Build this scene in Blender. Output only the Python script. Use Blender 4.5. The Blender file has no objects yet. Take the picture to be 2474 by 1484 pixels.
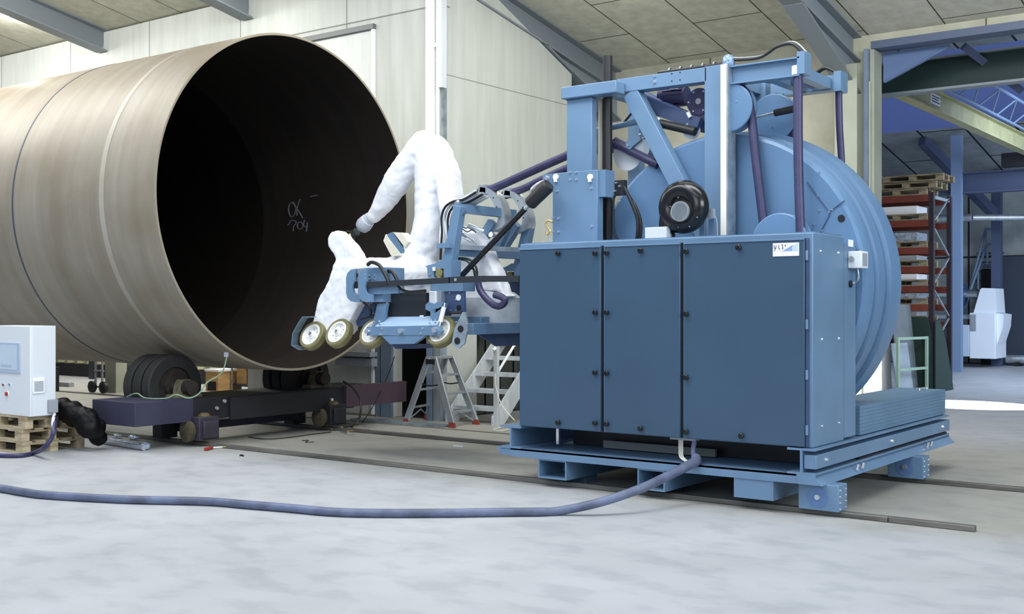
import bpy, bmesh, math, random
from mathutils import Vector, Matrix
random.seed(7)
sc = bpy.context.scene
COL = sc.collection

# ------------------------------------------------------------------ camera
YAW = math.radians(36.6); FPX = 2777.0; EYE = Vector((0, 0, 1.7))
cam = bpy.data.cameras.new('camera'); camo = bpy.data.objects.new('camera', cam); COL.objects.link(camo)
cam.sensor_width = 36.0; cam.lens = 36.0 * FPX / 2474.0; cam.clip_end = 200
camo.location = EYE; camo.rotation_euler = (math.pi / 2, 0, YAW)
sc.camera = camo
sc.view_settings.view_transform = 'Standard'; sc.view_settings.look = 'None'
sc.view_settings.gamma = 1.0; sc.view_settings.exposure = 0.0
try: sc.view_settings.use_curve_mapping = False
except Exception: pass

# ------------------------------------------------------------------ light
W = bpy.data.worlds.new('world'); sc.world = W; W.use_nodes = True
bg = W.node_tree.nodes['Background']; bg.inputs[0].default_value = (0.60, 0.76, 1.0, 1); bg.inputs[1].default_value = 0.50
def area(name, loc, target, sx, sy, power, col, spread=180):
    l = bpy.data.lights.new(name, 'AREA'); l.shape = 'RECTANGLE'; l.size = sx; l.size_y = sy
    l.energy = power; l.color = col; l.spread = math.radians(spread)
    o = bpy.data.objects.new(name, l); COL.objects.link(o); o.location = loc
    o.rotation_euler = (Vector(target) - Vector(loc)).to_track_quat('-Z', 'Y').to_euler()
    return o
# daylight through the open gate behind the camera
area('gate_daylight', (-1.0, -7.0, 6.5), (-7, 9, 1.2), 11, 5, 620, (0.86, 0.93, 1.0))
area('side_fill', (10.0, 6.0, 5.6), (-6, 10, 1.0), 9, 4, 1200, (0.86, 0.93, 1.0))  # added fill from the right for the right-facing sides, no known gate
# rows of high bay lamps, with added fill lights among them
WARM = (1.0, 0.98, 0.93)
area('bay_lamps_roof', (-4.0, 2.0, 9.6), (-5.0, 4.5, 0), 13, 5, 700, (0.90, 0.95, 1.0))
area('bay_lamps_front', (-9.5, 5.0, 8.3), (-9.6, 8.5, 0), 10, 1.6, 620, (0.95, 0.98, 1.0))
area('bay_lamps_middle', (-3.0, 8.5, 7.6), (-4.5, 10.5, 1), 7, 1.4, 380, (0.95, 0.98, 1.0))
area('pipe_top_fill', (-13.5, 8.6, 8.7), (-13.5, 9.6, 4), 4.5, 3, 420, (0.84, 0.91, 1.0))  # added light that brightens the top of the pipe
area('bay_lamps_left', (-19.5, 7.0, 8.0), (-20.5, 12.5, 4.0), 10, 1.4, 1500, (1.0, 0.995, 0.97))
area('next_bay_fill', (-20.0, 14.9, 3.5), (-20, 14.9, 0), 12, 1.2, 420, WARM)  # added light that lifts the floor and wall of the next bay
area('bay_lamps_back', (-6.0, 9.6, 7.4), (-10.5, 15, 3.6), 3.5, 1.2, 110, WARM)
area('bay_lamps_right', (-3.0, 13.0, 6.9), (-5.5, 18, 3.8), 3.5, 1.2, 200, WARM)
area('second_hall_lamps', (-1.0, 28.0, 5.6), (-3.0, 30, 0), 9, 4, 1250, (0.66, 0.80, 1.0))
area('aisle_fill', (-8.8, 11.4, 6.9), (-9.2, 11.9, 0), 4, 1.0, 170, WARM)  # added fill for the floor behind the machine
def spot(name, loc, target, deg, power, blend=0.08):
    l = bpy.data.lights.new(name, 'SPOT'); l.energy = power; l.spot_size = math.radians(deg); l.spot_blend = blend; l.shadow_soft_size = 0.05; l.color = (1, 0.98, 0.95)
    o = bpy.data.objects.new(name, l); COL.objects.link(o); o.location = loc; o.rotation_euler = (Vector(target) - Vector(loc)).to_track_quat('-Z', 'Y').to_euler()
spot('sun_through_side_gate', (-1.5, 20.4, 5.0), (-5.45, 20.75, 0), 17, 16000)
spot('sun_on_column_foot', (-4.2, 15.2, 2.6), (-6.60, 18.05, 0.30), 22, 8000)

# ------------------------------------------------------------------ unprojection of measured photo points on a known plane of the hall
FW = Vector((-math.sin(YAW), math.cos(YAW), 0)); RT = Vector((math.cos(YAW), math.sin(YAW), 0))
def P(px, py, X=None, Y=None, Z=None):
    d = FW * FPX + RT * (px - 1237) + Vector((0, 0, 742 - py))
    k = X / d.x if X is not None else (Y / d.y if Y is not None else (Z - 1.7) / d.z)
    return EYE + d * k

# ------------------------------------------------------------------ materials
def lin(c):
    return tuple(((v / 255) / 12.92 if v / 255 <= 0.04045 else ((v / 255 + 0.055) / 1.055) ** 2.4) for v in c) + (1,)
MATS = {}
def mat(name, c, rough=0.5, metal=0.0, var=0.0, scale=(3, 3, 3), c2=None, bump=0.0, bscale=40, spec=0.5, detail=4, lo=0.35, hi=0.65, trans=0.0):
    if name in MATS: return MATS[name]
    m = bpy.data.materials.new(name); m.use_nodes = True; nt = m.node_tree; b = nt.nodes['Principled BSDF']
    b.inputs['Roughness'].default_value = rough; b.inputs['Metallic'].default_value = metal
    b.inputs['Specular IOR Level'].default_value = spec
    base = lin(c)
    if trans: b.inputs['Transmission Weight'].default_value = trans
    tc = nt.nodes.new('ShaderNodeTexCoord')
    if c2 is None and var: c2 = tuple(max(0, v * (1 - var)) for v in c)
    if c2 is not None:
        mp = nt.nodes.new('ShaderNodeMapping'); mp.inputs['Scale'].default_value = scale
        nt.links.new(tc.outputs['Object'], mp.inputs['Vector'])
        n = nt.nodes.new('ShaderNodeTexNoise'); n.inputs['Scale'].default_value = 1; n.inputs['Detail'].default_value = detail
        nt.links.new(mp.outputs[0], n.inputs['Vector'])
        r = nt.nodes.new('ShaderNodeValToRGB'); r.color_ramp.elements[0].position = lo; r.color_ramp.elements[1].position = hi
        r.color_ramp.elements[0].color = lin(c2); r.color_ramp.elements[1].color = base
        nt.links.new(n.outputs['Fac'], r.inputs[0]); nt.links.new(r.outputs[0], b.inputs['Base Color'])
    else: b.inputs['Base Color'].default_value = base
    if bump:
        n2 = nt.nodes.new('ShaderNodeTexNoise'); n2.inputs['Scale'].default_value = bscale; n2.inputs['Detail'].default_value = 3
        nt.links.new(tc.outputs['Object'], n2.inputs['Vector'])
        bp = nt.nodes.new('ShaderNodeBump'); bp.inputs['Strength'].default_value = bump; bp.inputs['Distance'].default_value = 0.01
        nt.links.new(n2.outputs['Fac'], bp.inputs['Height']); nt.links.new(bp.outputs[0], b.inputs['Normal'])
    MATS[name] = m; return m

BLUE = mat('blue_paint', (104, 134, 164), 0.40, var=0.08, scale=(1.5, 1.5, 1.5))
DOORB = mat('door_blue_paint', (56, 80, 103), 0.32, var=0.05, scale=(1, 1, 1))
DRUMB = mat('drum_blue_paint', (98, 132, 168), 0.38, var=0.07, scale=(1.2, 1.2, 1.2))
DARKB = mat('dark_blue_steel', (66, 84, 122), 0.5, var=0.15)
HOSE = mat('purple_hose', (56, 55, 92), 0.42, var=0.15, scale=(9, 9, 9), bump=0.15, bscale=30)
BLUEHOSE = mat('blue_wrapped_hose', (100, 110, 138), 0.5, var=0.25, scale=(4, 4, 4), bump=0.6, bscale=18)
BLACK = mat('black_rubber', (22, 23, 27), 0.45)
GLOSSB = mat('black_gloss', (18, 19, 22), 0.22)
NEARB = mat('black_steel', (34, 36, 46), 0.5, var=0.3)
PURP = mat('purple_steel', (50, 50, 72), 0.55, var=0.12)
RUBBER = mat('tyre_rubber', (38, 39, 38), 0.75, var=0.15)
RUSTY = mat('rusty_hub', (52, 42, 36), 0.7, var=0.4, scale=(9, 9, 9))
DKFR = mat('roller_frame_dark', (30, 30, 38), 0.6, var=0.4, scale=(3, 3, 3))
ALU = mat('aluminium', (205, 212, 218), 0.32, 0.7, var=0.12, scale=(8, 8, 2))
ALUD = mat('dull_aluminium', (170, 176, 180), 0.45, 0.55, var=0.15, scale=(8, 8, 2))
GALV = mat('galvanised', (176, 190, 200), 0.38, 0.6, var=0.18, scale=(7, 7, 7))
CHROME = mat('bright_steel', (235, 238, 242), 0.2, 0.9)
WHITE = mat('white_plate', (232, 234, 238), 0.4)
CREAM = mat('cream_trunking', (240, 236, 226), 0.4)
CLOTH = mat('white_cloth', (230, 231, 235), 0.9, bump=0.15, bscale=30)
CABG = mat('cabinet_grey', (224, 228, 232), 0.4)
CABS = mat('cabinet_side_grey', (214, 220, 226), 0.4)
SCRF = mat('screen_frame', (176, 192, 210), 0.4)
SCR = mat('screen_glass', (202, 218, 232), 0.15, var=0.04, scale=(3, 3, 3))
REDP = mat('red_plastic', (176, 62, 48), 0.5)
REDO = mat('red_handle', (150, 40, 36), 0.5)
WHEELC = mat('wheel_core', (222, 220, 216), 0.45)
TREAD = mat('olive_tread', (128, 122, 82), 0.5, var=0.15, scale=(9, 9, 9))
WOOD = mat('pallet_wood', (190, 176, 146), 0.8, c2=(140, 124, 98), scale=(3, 3, 26))
WOODD = mat('rack_pallet_wood', (150, 138, 112), 0.8, c2=(96, 86, 66), scale=(3, 3, 26))
CARD = mat('wood_crate', (196, 158, 104), 0.8, var=0.2, scale=(3, 3, 12))
BAG = mat('black_bag', (7, 7, 9), 0.5, bump=0.6, bscale=9, spec=0.2)
FOIL = mat('plastic_wrap', (200, 214, 232), 0.18, 0.4, var=0.3, scale=(20, 20, 20), bump=1.0, bscale=30)
YELL = mat('yellow_crane', (178, 174, 130), 0.5, var=0.1)
ORAN = mat('rack_orange', (122, 54, 40), 0.55, var=0.15)
RACKB = mat('rack_upright_dark', (44, 30, 48), 0.5, var=0.2)
BRASS = mat('brass_hook', (214, 186, 120), 0.35, 0.6)
STEELC = mat('steel_column', (126, 142, 164), 0.45, 0.2, var=0.1)
BAYB = mat('bay_steel_blue', (74, 84, 112), 0.6)
BAYC = mat('bay_column_blue', (120, 142, 172), 0.5)
GRND = mat('dark_green_board', (24, 50, 44), 0.7)
GRNF = mat('pale_green_frame', (156, 184, 166), 0.5)
GRAYB = mat('grey_board', (112, 122, 128), 0.7, var=0.1)
GLASSP = mat('pale_sheet', (172, 186, 198), 0.3, var=0.1)
MACHW = mat('white_machine', (236, 242, 250), 0.4)
GREYP = mat('grey_plastic', (150, 156, 164), 0.5)
LABEL = mat('white_label', (238, 240, 248), 0.4)
INKB = mat('label_blue', (130, 160, 196), 0.5)
INKL = mat('label_pale_blue', (188, 206, 230), 0.5)
INKG = mat('label_ink', (120, 116, 134), 0.5)
CHALK = mat('chalk', (96, 96, 104), 0.9)
RAILM = mat('rail_steel', (120, 118, 112), 0.55, 0.3, var=0.3, scale=(1.5, 12, 12))
COLG = mat('column_grey_green', (168, 172, 156), 0.7, var=0.1, scale=(1, 1, 1))
WHITEP = mat('white_duct', (238, 240, 236), 0.35)
RAFT = mat('rafter_grey', (124, 132, 138), 0.55)
CABLEW = mat('white_cable', (216, 214, 204), 0.5)
CABLEG = mat('green_cable', (150, 176, 140), 0.5)
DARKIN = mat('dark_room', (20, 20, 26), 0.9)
GREENC = mat('black_green_cable', (26, 48, 40), 0.4)
YTXT = mat('yellow_sticker', (206, 200, 120), 0.6)

def bricks(name, c, c2, mortar, w, h, msize, rot=(0, 0, 0), noise=6.0, rough=0.85, offset=0.5, streak=None, bump=0.15, loc=(0, 0, 0)):
    m = bpy.data.materials.new(name); m.use_nodes = True; nt = m.node_tree; b = nt.nodes['Principled BSDF']
    b.inputs['Roughness'].default_value = rough
    tc = nt.nodes.new('ShaderNodeTexCoord'); mp = nt.nodes.new('ShaderNodeMapping'); mp.inputs['Rotation'].default_value = rot
    mp.inputs['Location'].default_value = loc
    nt.links.new(tc.outputs['Object'], mp.inputs['Vector'])
    br = nt.nodes.new('ShaderNodeTexBrick'); br.inputs['Scale'].default_value = 1; br.offset = offset
    br.inputs['Brick Width'].default_value = w; br.inputs['Row Height'].default_value = h; br.inputs['Mortar Size'].default_value = msize
    br.inputs['Mortar Smooth'].default_value = 0.1
    br.inputs['Color1'].default_value = (1, 1, 1, 1); br.inputs['Color2'].default_value = (0.93, 0.93, 0.93, 1)
    br.inputs['Mortar'].default_value = lin(mortar)
    nt.links.new(mp.outputs[0], br.inputs['Vector'])
    n = nt.nodes.new('ShaderNodeTexNoise'); n.inputs['Scale'].default_value = noise; n.inputs['Detail'].default_value = 8
    if streak:
        mp2 = nt.nodes.new('ShaderNodeMapping'); mp2.inputs['Scale'].default_value = streak
        nt.links.new(tc.outputs['Object'], mp2.inputs['Vector']); nt.links.new(mp2.outputs[0], n.inputs['Vector'])
    else: nt.links.new(tc.outputs['Object'], n.inputs['Vector'])
    r = nt.nodes.new('ShaderNodeValToRGB'); r.color_ramp.elements[0].position = 0.3; r.color_ramp.elements[1].position = 0.7
    r.color_ramp.elements[0].color = lin(c2); r.color_ramp.elements[1].color = lin(c)
    nt.links.new(n.outputs['Fac'], r.inputs[0])
    mx = nt.nodes.new('ShaderNodeMix'); mx.data_type = 'RGBA'; mx.blend_type = 'MULTIPLY'; mx.inputs['Factor'].default_value = 1
    nt.links.new(r.outputs[0], mx.inputs['A']); nt.links.new(br.outputs['Color'], mx.inputs['B'])
    nt.links.new(mx.outputs['Result'], b.inputs['Base Color'])
    bp = nt.nodes.new('ShaderNodeBump'); bp.inputs['Strength'].default_value = bump; bp.inputs['Distance'].default_value = 0.02
    nt.links.new(n.outputs['Fac'], bp.inputs['Height']); nt.links.new(bp.outputs[0], b.inputs['Normal'])
    return m
CEIL = bricks('ceiling_boards', (206, 205, 190), (184, 182, 166), (92, 90, 76), 2.4, 1.2, 0.012, rot=(0, 0, math.pi / 2), noise=5, loc=(0, 0.4, 0))
WALLA = bricks('concrete_panels', (192, 195, 190), (178, 181, 174), (164, 167, 160), 2.55, 6.2, 0.012, rot=(math.pi / 2, 0, 0), noise=1.0, offset=0.0, streak=(7, 7, 0.7), bump=0.05, loc=(0.25, 0, 0.35))
WALLC = bricks('concrete_side_panels', (188, 191, 183), (175, 179, 170), (150, 152, 144), 20.0, 5.2, 0.012, rot=(math.pi / 2, 0, math.pi / 2), noise=1.0, offset=0.0, streak=(7, 7, 0.7), bump=0.05)
WALLB = bricks('concrete_far_wall', (186, 184, 166), (166, 164, 146), (120, 118, 100), 2.3, 8.0, 0.012, rot=(math.pi / 2, 0, 0), noise=2.2, offset=0.0)
WALLH = bricks('second_hall_wall', (166, 172, 170), (136, 142, 142), (70, 74, 80), 2.4, 3.2, 0.03, rot=(math.pi / 2, 0, 0), noise=1.5, offset=0.0)
CEILH = bricks('second_hall_boards', (166, 172, 174), (140, 146, 150), (44, 48, 56), 4.8, 1.2, 0.03, rot=(0, 0, math.pi / 2), noise=2)
def floor_mat():
    m = bpy.data.materials.new('concrete_floor'); m.use_nodes = True; nt = m.node_tree; b = nt.nodes['Principled BSDF']
    tc = nt.nodes.new('ShaderNodeTexCoord')
    def noise(s, d, mscale=None):
        n = nt.nodes.new('ShaderNodeTexNoise'); n.inputs['Scale'].default_value = s; n.inputs['Detail'].default_value = d
        if mscale:
            mp = nt.nodes.new('ShaderNodeMapping'); mp.inputs['Scale'].default_value = mscale; mp.inputs['Rotation'].default_value = (0, 0, 0.5)
            nt.links.new(tc.outputs['Object'], mp.inputs['Vector']); nt.links.new(mp.outputs[0], n.inputs['Vector'])
        else: nt.links.new(tc.outputs['Object'], n.inputs['Vector'])
        return n
    def ramp(n, p0, c0, p1, c1):
        r = nt.nodes.new('ShaderNodeValToRGB'); e = r.color_ramp.elements
        e[0].position = p0; e[0].color = c0; e[1].position = p1; e[1].color = c1
        nt.links.new(n.outputs['Fac'], r.inputs[0]); return r
    r1 = ramp(noise(1.1, 9), 0.3, lin((165, 167, 170)), 0.7, lin((177, 179, 182)))
    r2 = ramp(noise(2.6, 7, (1, 1.5, 1)), 0.36, lin((239, 240, 241)), 0.52, (1, 1, 1, 1))
    mx = nt.nodes.new('ShaderNodeMix'); mx.data_type = 'RGBA'; mx.blend_type = 'MULTIPLY'; mx.inputs['Factor'].default_value = 1
    nt.links.new(r1.outputs[0], mx.inputs['A']); nt.links.new(r2.outputs[0], mx.inputs['B'])
    # beige tint between and beside the rails, with a noisy edge
    sx = nt.nodes.new('ShaderNodeSeparateXYZ'); nt.links.new(tc.outputs['Object'], sx.inputs[0])
    n3 = noise(1.4, 5)
    ad = nt.nodes.new('ShaderNodeMath'); ad.operation = 'MULTIPLY_ADD'; ad.inputs[1].default_value = 1.0; ad.inputs[2].default_value = -0.5
    nt.links.new(n3.outputs['Fac'], ad.inputs[0])
    sm = nt.nodes.new('ShaderNodeMath'); sm.operation = 'ADD'; nt.links.new(sx.outputs['Y'], sm.inputs[0]); nt.links.new(ad.outputs[0], sm.inputs[1])
    mr = nt.nodes.new('ShaderNodeMapRange'); mr.interpolation_type = 'SMOOTHSTEP'
    mr.inputs['From Min'].default_value = 8.3; mr.inputs['From Max'].default_value = 9.3; mr.inputs['To Max'].default_value = 0.85
    nt.links.new(sm.outputs[0], mr.inputs['Value'])
    mr2 = nt.nodes.new('ShaderNodeMapRange'); mr2.interpolation_type = 'SMOOTHSTEP'
    mr2.inputs['From Min'].default_value = 13.5; mr2.inputs['From Max'].default_value = 16.0; mr2.inputs['To Min'].default_value = 1; mr2.inputs['To Max'].default_value = 0
    nt.links.new(sm.outputs[0], mr2.inputs['Value'])
    mm = nt.nodes.new('ShaderNodeMath'); mm.operation = 'MULTIPLY'; nt.links.new(mr.outputs[0], mm.inputs[0]); nt.links.new(mr2.outputs[0], mm.inputs[1])
    mx2 = nt.nodes.new('ShaderNodeMix'); mx2.data_type = 'RGBA'; mx2.blend_type = 'MULTIPLY'
    nt.links.new(mm.outputs[0], mx2.inputs['Factor']); nt.links.new(mx.outputs['Result'], mx2.inputs['A']); mx2.inputs['B'].default_value = lin((232, 226, 210))
    nt.links.new(mx2.outputs['Result'], b.inputs['Base Color'])
    b.inputs['Roughness'].default_value = 0.5
    bp = nt.nodes.new('ShaderNodeBump'); bp.inputs['Strength'].default_value = 0.04; bp.inputs['Distance'].default_value = 0.01
    nt.links.new(noise(24, 4).outputs['Fac'], bp.inputs['Height']); nt.links.new(bp.outputs[0], b.inputs['Normal'])
    return m
FLOORM = floor_mat()
def pipe_mat(name, cols, rough, metal):
    m = bpy.data.materials.new(name); m.use_nodes = True; nt = m.node_tree; b = nt.nodes['Principled BSDF']
    tc = nt.nodes.new('ShaderNodeTexCoord'); mp = nt.nodes.new('ShaderNodeMapping'); mp.inputs['Scale'].default_value = (5.5, 0.28, 0.28)
    nt.links.new(tc.outputs['Object'], mp.inputs['Vector'])
    n = nt.nodes.new('ShaderNodeTexNoise'); n.inputs['Scale'].default_value = 1; n.inputs['Detail'].default_value = 7; nt.links.new(mp.outputs[0], n.inputs['Vector'])
    r = nt.nodes.new('ShaderNodeValToRGB'); e = r.color_ramp.elements; e[0].position = 0.33; e[1].position = 0.68; e[0].color = lin(cols[0]); e[1].color = lin(cols[1])
    nt.links.new(n.outputs['Fac'], r.inputs[0])
    n2 = nt.nodes.new('ShaderNodeTexNoise'); n2.inputs['Scale'].default_value = 1.6; n2.inputs['Detail'].default_value = 8; nt.links.new(tc.outputs['Object'], n2.inputs['Vector'])
    r2 = nt.nodes.new('ShaderNodeValToRGB'); f = r2.color_ramp.elements; f[0].position = 0.3; f[1].position = 0.6; f[0].color = (0.86, 0.82, 0.76, 1); f[1].color = (1, 1, 1, 1)
    nt.links.new(n2.outputs['Fac'], r2.inputs[0])
    mx = nt.nodes.new('ShaderNodeMix'); mx.data_type = 'RGBA'; mx.blend_type = 'MULTIPLY'; mx.inputs['Factor'].default_value = 1
    nt.links.new(r.outputs[0], mx.inputs['A']); nt.links.new(r2.outputs[0], mx.inputs['B']); nt.links.new(mx.outputs['Result'], b.inputs['Base Color'])
    b.inputs['Roughness'].default_value = rough; b.inputs['Metallic'].default_value = metal; b.inputs['Specular IOR Level'].default_value = 0.5 if metal else 0.3
    return m
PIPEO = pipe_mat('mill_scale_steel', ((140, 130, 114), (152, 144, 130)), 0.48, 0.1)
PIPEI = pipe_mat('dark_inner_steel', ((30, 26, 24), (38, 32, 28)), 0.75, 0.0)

# ------------------------------------------------------------------ mesh builder
ORG = {}

class MB:
    def __init__(s): s.b = bmesh.new()
    def quadhull(s, v, faces):
        vs = [s.b.verts.new(p) for p in v]
        for f in faces:
            try: s.b.faces.new([vs[i] for i in f])
            except ValueError: pass
        return s
    def box(s, x0, x1, y0, y1, z0, z1):
        x0, x1 = sorted((x0, x1)); y0, y1 = sorted((y0, y1)); z0, z1 = sorted((z0, z1))
        v = [(x, y, z) for x in (x0, x1) for y in (y0, y1) for z in (z0, z1)]
        return s.quadhull(v, [(0, 1, 3, 2), (4, 6, 7, 5), (0, 4, 5, 1), (2, 3, 7, 6), (0, 2, 6, 4), (1, 5, 7, 3)])
    def obox(s, c, ax, ay, az):
        c = Vector(c); ax, ay, az = Vector(ax), Vector(ay), Vector(az)
        v = [c + ax * i + ay * j + az * k for i in (-1, 1) for j in (-1, 1) for k in (-1, 1)]
        return s.quadhull(v, [(0, 1, 3, 2), (4, 6, 7, 5), (0, 4, 5, 1), (2, 3, 7, 6), (0, 2, 6, 4), (1, 5, 7, 3)])
    def beam(s, p0, p1, w, h, side=(0, 1, 0)):
        p0, p1 = Vector(p0), Vector(p1); d = p1 - p0; sd = Vector(side); sd = (sd - d.normalized() * sd.dot(d.normalized())).normalized()
        up = d.normalized().cross(sd)
        return s.obox((p0 + p1) / 2, d / 2, sd * w / 2, up * h / 2)
    def ibeam(s, p0, p1, w, h, t=0.015, side=(0, 1, 0)):
        p0, p1 = Vector(p0), Vector(p1); d = (p1 - p0).normalized(); sd = Vector(side); sd = (sd - d * sd.dot(d)).normalized(); up = d.cross(sd)
        o = up * (h / 2 - t / 2)
        s.beam(p0 + o, p1 + o, w, t, side); s.beam(p0 - o, p1 - o, w, t, side); s.beam(p0, p1, t, h - 2 * t, side); return s
    def cyl(s, p0, p1, r, r2=None, seg=24, caps=True):
        p0, p1 = Vector(p0), Vector(p1); r2 = r if r2 is None else r2
        d = (p1 - p0).normalized(); a = d.orthogonal().normalized(); b = d.cross(a)
        A = [s.b.verts.new(p0 + (a * math.cos(t) + b * math.sin(t)) * r) for t in [2 * math.pi * i / seg for i in range(seg)]]
        B = [s.b.verts.new(p1 + (a * math.cos(t) + b * math.sin(t)) * r2) for t in [2 * math.pi * i / seg for i in range(seg)]]
        for i in range(seg): s.b.faces.new((A[i], A[(i + 1) % seg], B[(i + 1) % seg], B[i]))
        if caps: s.b.faces.new(A[::-1]); s.b.faces.new(B)
        return s
    def lathe(s, o, axis, prof, seg=48, close=False):
        o = Vector(o); d = Vector(axis).normalized(); a = d.orthogonal().normalized(); b = d.cross(a); rings = []
        for (h, r) in prof:
            if r < 1e-5: rings.append([s.b.verts.new(o + d * h)])
            else: rings.append([s.b.verts.new(o + d * h + (a * math.cos(t) + b * math.sin(t)) * r) for t in [2 * math.pi * i / seg for i in range(seg)]])
        pr = list(zip(rings, rings[1:])) + ([(rings[-1], rings[0])] if close else [])
        for A, B in pr:
            for i in range(seg):
                j = (i + 1) % seg
                if len(A) == 1 and len(B) == 1: continue
                if len(A) == 1: s.b.faces.new((A[0], B[j], B[i]))
                elif len(B) == 1: s.b.faces.new((A[i], A[j], B[0]))
                else: s.b.faces.new((A[i], A[j], B[j], B[i]))
        return s
    def tube(s, pts, r, seg=10, sub=6, squash=None):
        pts = [Vector(p) for p in pts]; q = []
        if len(pts) > 2 and sub > 1:
            for i in range(len(pts) - 1):
                p0 = pts[max(i - 1, 0)]; p1 = pts[i]; p2 = pts[i + 1]; p3 = pts[min(i + 2, len(pts) - 1)]
                for k in range(sub):
                    t = k / sub
                    q.append(0.5 * ((2 * p1) + (p2 - p0) * t + (2 * p0 - 5 * p1 + 4 * p2 - p3) * t * t + (3 * p1 - p0 - 3 * p2 + p3) * t ** 3))
            q.append(pts[-1])
        else: q = pts
        prev = None; rings = []; n = len(q); a = None
        for i, p in enumerate(q):
            d = (q[min(i + 1, n - 1)] - q[max(i - 1, 0)]).normalized()
            if a is None: a = d.orthogonal().normalized()
            else:
                a = a - d * a.dot(d); a = a.normalized() if a.length > 1e-6 else d.orthogonal().normalized()
            b = d.cross(a); rr = r(i / (n - 1)) if callable(r) else r
            rings.append([s.b.verts.new(p + (a * math.cos(t) + b * math.sin(t)) * rr) for t in [2 * math.pi * k / seg for k in range(seg)]])
        for A, B in zip(rings, rings[1:]):
            for k in range(seg): s.b.faces.new((A[k], A[(k + 1) % seg], B[(k + 1) % seg], B[k]))
        s.b.faces.new(rings[0][::-1]); s.b.faces.new(rings[-1]); return s
    def prism(s, pts, vec):
        vec = Vector(vec); A = [s.b.verts.new(Vector(p)) for p in pts]; B = [s.b.verts.new(Vector(p) + vec) for p in pts]; n = len(A)
        s.b.faces.new(A[::-1]); s.b.faces.new(B)
        for i in range(n): s.b.faces.new((A[i], A[(i + 1) % n], B[(i + 1) % n], B[i]))
        return s
    def ball(s, c, r, sc3=(1, 1, 1), seg=16):
        res = bmesh.ops.create_uvsphere(s.b, u_segments=seg, v_segments=max(6, seg // 2), radius=r)
        for v in res['verts']: v.co = Vector(c) + Vector((v.co.x * sc3[0], v.co.y * sc3[1], v.co.z * sc3[2]))
        return s
    def cut(s, *holes): return s
    def build(s, name, m, parent=None, bevel=0.0, kind=None, origin=None, ang=32, seg=2):
        bmesh.ops.recalc_face_normals(s.b, faces=s.b.faces)
        for f in s.b.faces: f.smooth = True
        lim = math.radians(ang)
        for e in s.b.edges:
            if len(e.link_faces) == 2: e.smooth = e.calc_face_angle(0) < lim
        me = bpy.data.meshes.new(name); s.b.verts.ensure_lookup_table()
        if parent is not None: org = ORG[parent.name]
        elif origin is not None: org = Vector(origin)
        else: org = Vector((0, 0, 0))
        bmesh.ops.translate(s.b, verts=s.b.verts, vec=-org)
        s.b.to_mesh(me); s.b.free()
        o = bpy.data.objects.new(name, me); COL.objects.link(o)
        if m: me.materials.append(m)
        if parent is not None: o.parent = parent
        else: o.location = org
        ORG[o.name] = org
        if bevel:
            md = o.modifiers.new('bevel', 'BEVEL'); md.width = bevel; md.segments = seg; md.limit_method = 'ANGLE'; md.angle_limit = math.radians(40)
        if kind: o['kind'] = kind
        return o
def tag(o, label, cat, group=None, kind=None):
    o['label'] = label; o['category'] = cat
    if group: o['group'] = group
    if kind: o['kind'] = kind
    return o
def thing(name, label, cat, loc, group=None):
    o = bpy.data.objects.new(name, None); COL.objects.link(o); o.location = loc; o.empty_display_size = 0.2
    ORG[o.name] = Vector(loc); return tag(o, label, cat, group)
def copy_tree(o, off, label=None, parent=None):
    c = o.copy(); COL.objects.link(c)
    if parent is not None: c.parent = parent
    else: c.location = o.location + Vector(off)
    if label: c['label'] = label
    for ch in list(o.children): copy_tree(ch, off, None, c)
    return c
BOLTM = {}
def bolts(pts, n, parent, r=0.012, h=0.012, m=None, name='bolt'):
    key = (round(r, 4), round(h, 4), (m or CHROME).name)
    if key not in BOLTM:
        b = bmesh.new(); bmesh.ops.create_cone(b, cap_ends=True, segments=8, radius1=r, radius2=r * 0.75, depth=h)
        me = bpy.data.meshes.new('bolt'); b.to_mesh(me); b.free(); me.materials.append(m or CHROME); BOLTM[key] = me
    q = Vector(n).to_track_quat('Z', 'Y')
    for p in pts:
        o = bpy.data.objects.new(name, BOLTM[key]); COL.objects.link(o); o.parent = parent
        o.location = Vector(p) + Vector(n).normalized() * h / 2 - ORG[parent.name]; o.rotation_euler = q.to_euler()
def struct(mb, name, m, **k): return mb.build(name, m, kind='structure', **k)

# ================================================================== SETTING
struct(MB().box(-42, 14, -14, 45, -0.2, 0), 'floor', FLOORM)
EZ = 6.06; SL = 0.19; YB = 18.2
def roofz(y): return EZ + SL * (YB - y)
cz = MB(); cz.prism([(-42, 3.0, roofz(3.0)), (-42, YB + 0.3, roofz(YB + 0.3)), (-42, YB + 0.3, roofz(YB + 0.3) + 0.25), (-42, 3.0, roofz(3.0) + 0.25)], (56, 0, 0))
struct(cz, 'ceiling', CEIL)
# wall behind the pipe: solid above, open to the next bay at low level on the left
wb = MB(); YA = 13.1; XC = -11.04; DX0, DX1 = -12.0, -11.29; XL = -15.34
wb.box(-42, XL, YA, YA + 0.2, 3.1, 7.0); wb.box(XL, DX0, YA, YA + 0.2, 0, 7.0); wb.box(DX0, DX1, YA, YA + 0.2, 2.25, 7.0); wb.box(DX1, XC, YA, YA + 0.2, 0, 7.0)
struct(wb, 'wall_back', WALLA)
OY0, OY1 = 13.95, 16.2
wc = MB(); wc.prism([(XC, YA + 0.2, 1.95), (XC, 16.6, 1.95), (XC, 16.6, 5.73), (XC, 14.52, 6.57), (XC, YA + 0.2, 6.99)], (-0.2, 0, 0)); wc.box(XC - 0.2, XC, YA + 0.2, OY0, 0, 1.95); wc.box(XC - 0.2, XC, OY1, 16.6, 0, 1.95); struct(wc, 'wall_side', WALLC)
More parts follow.
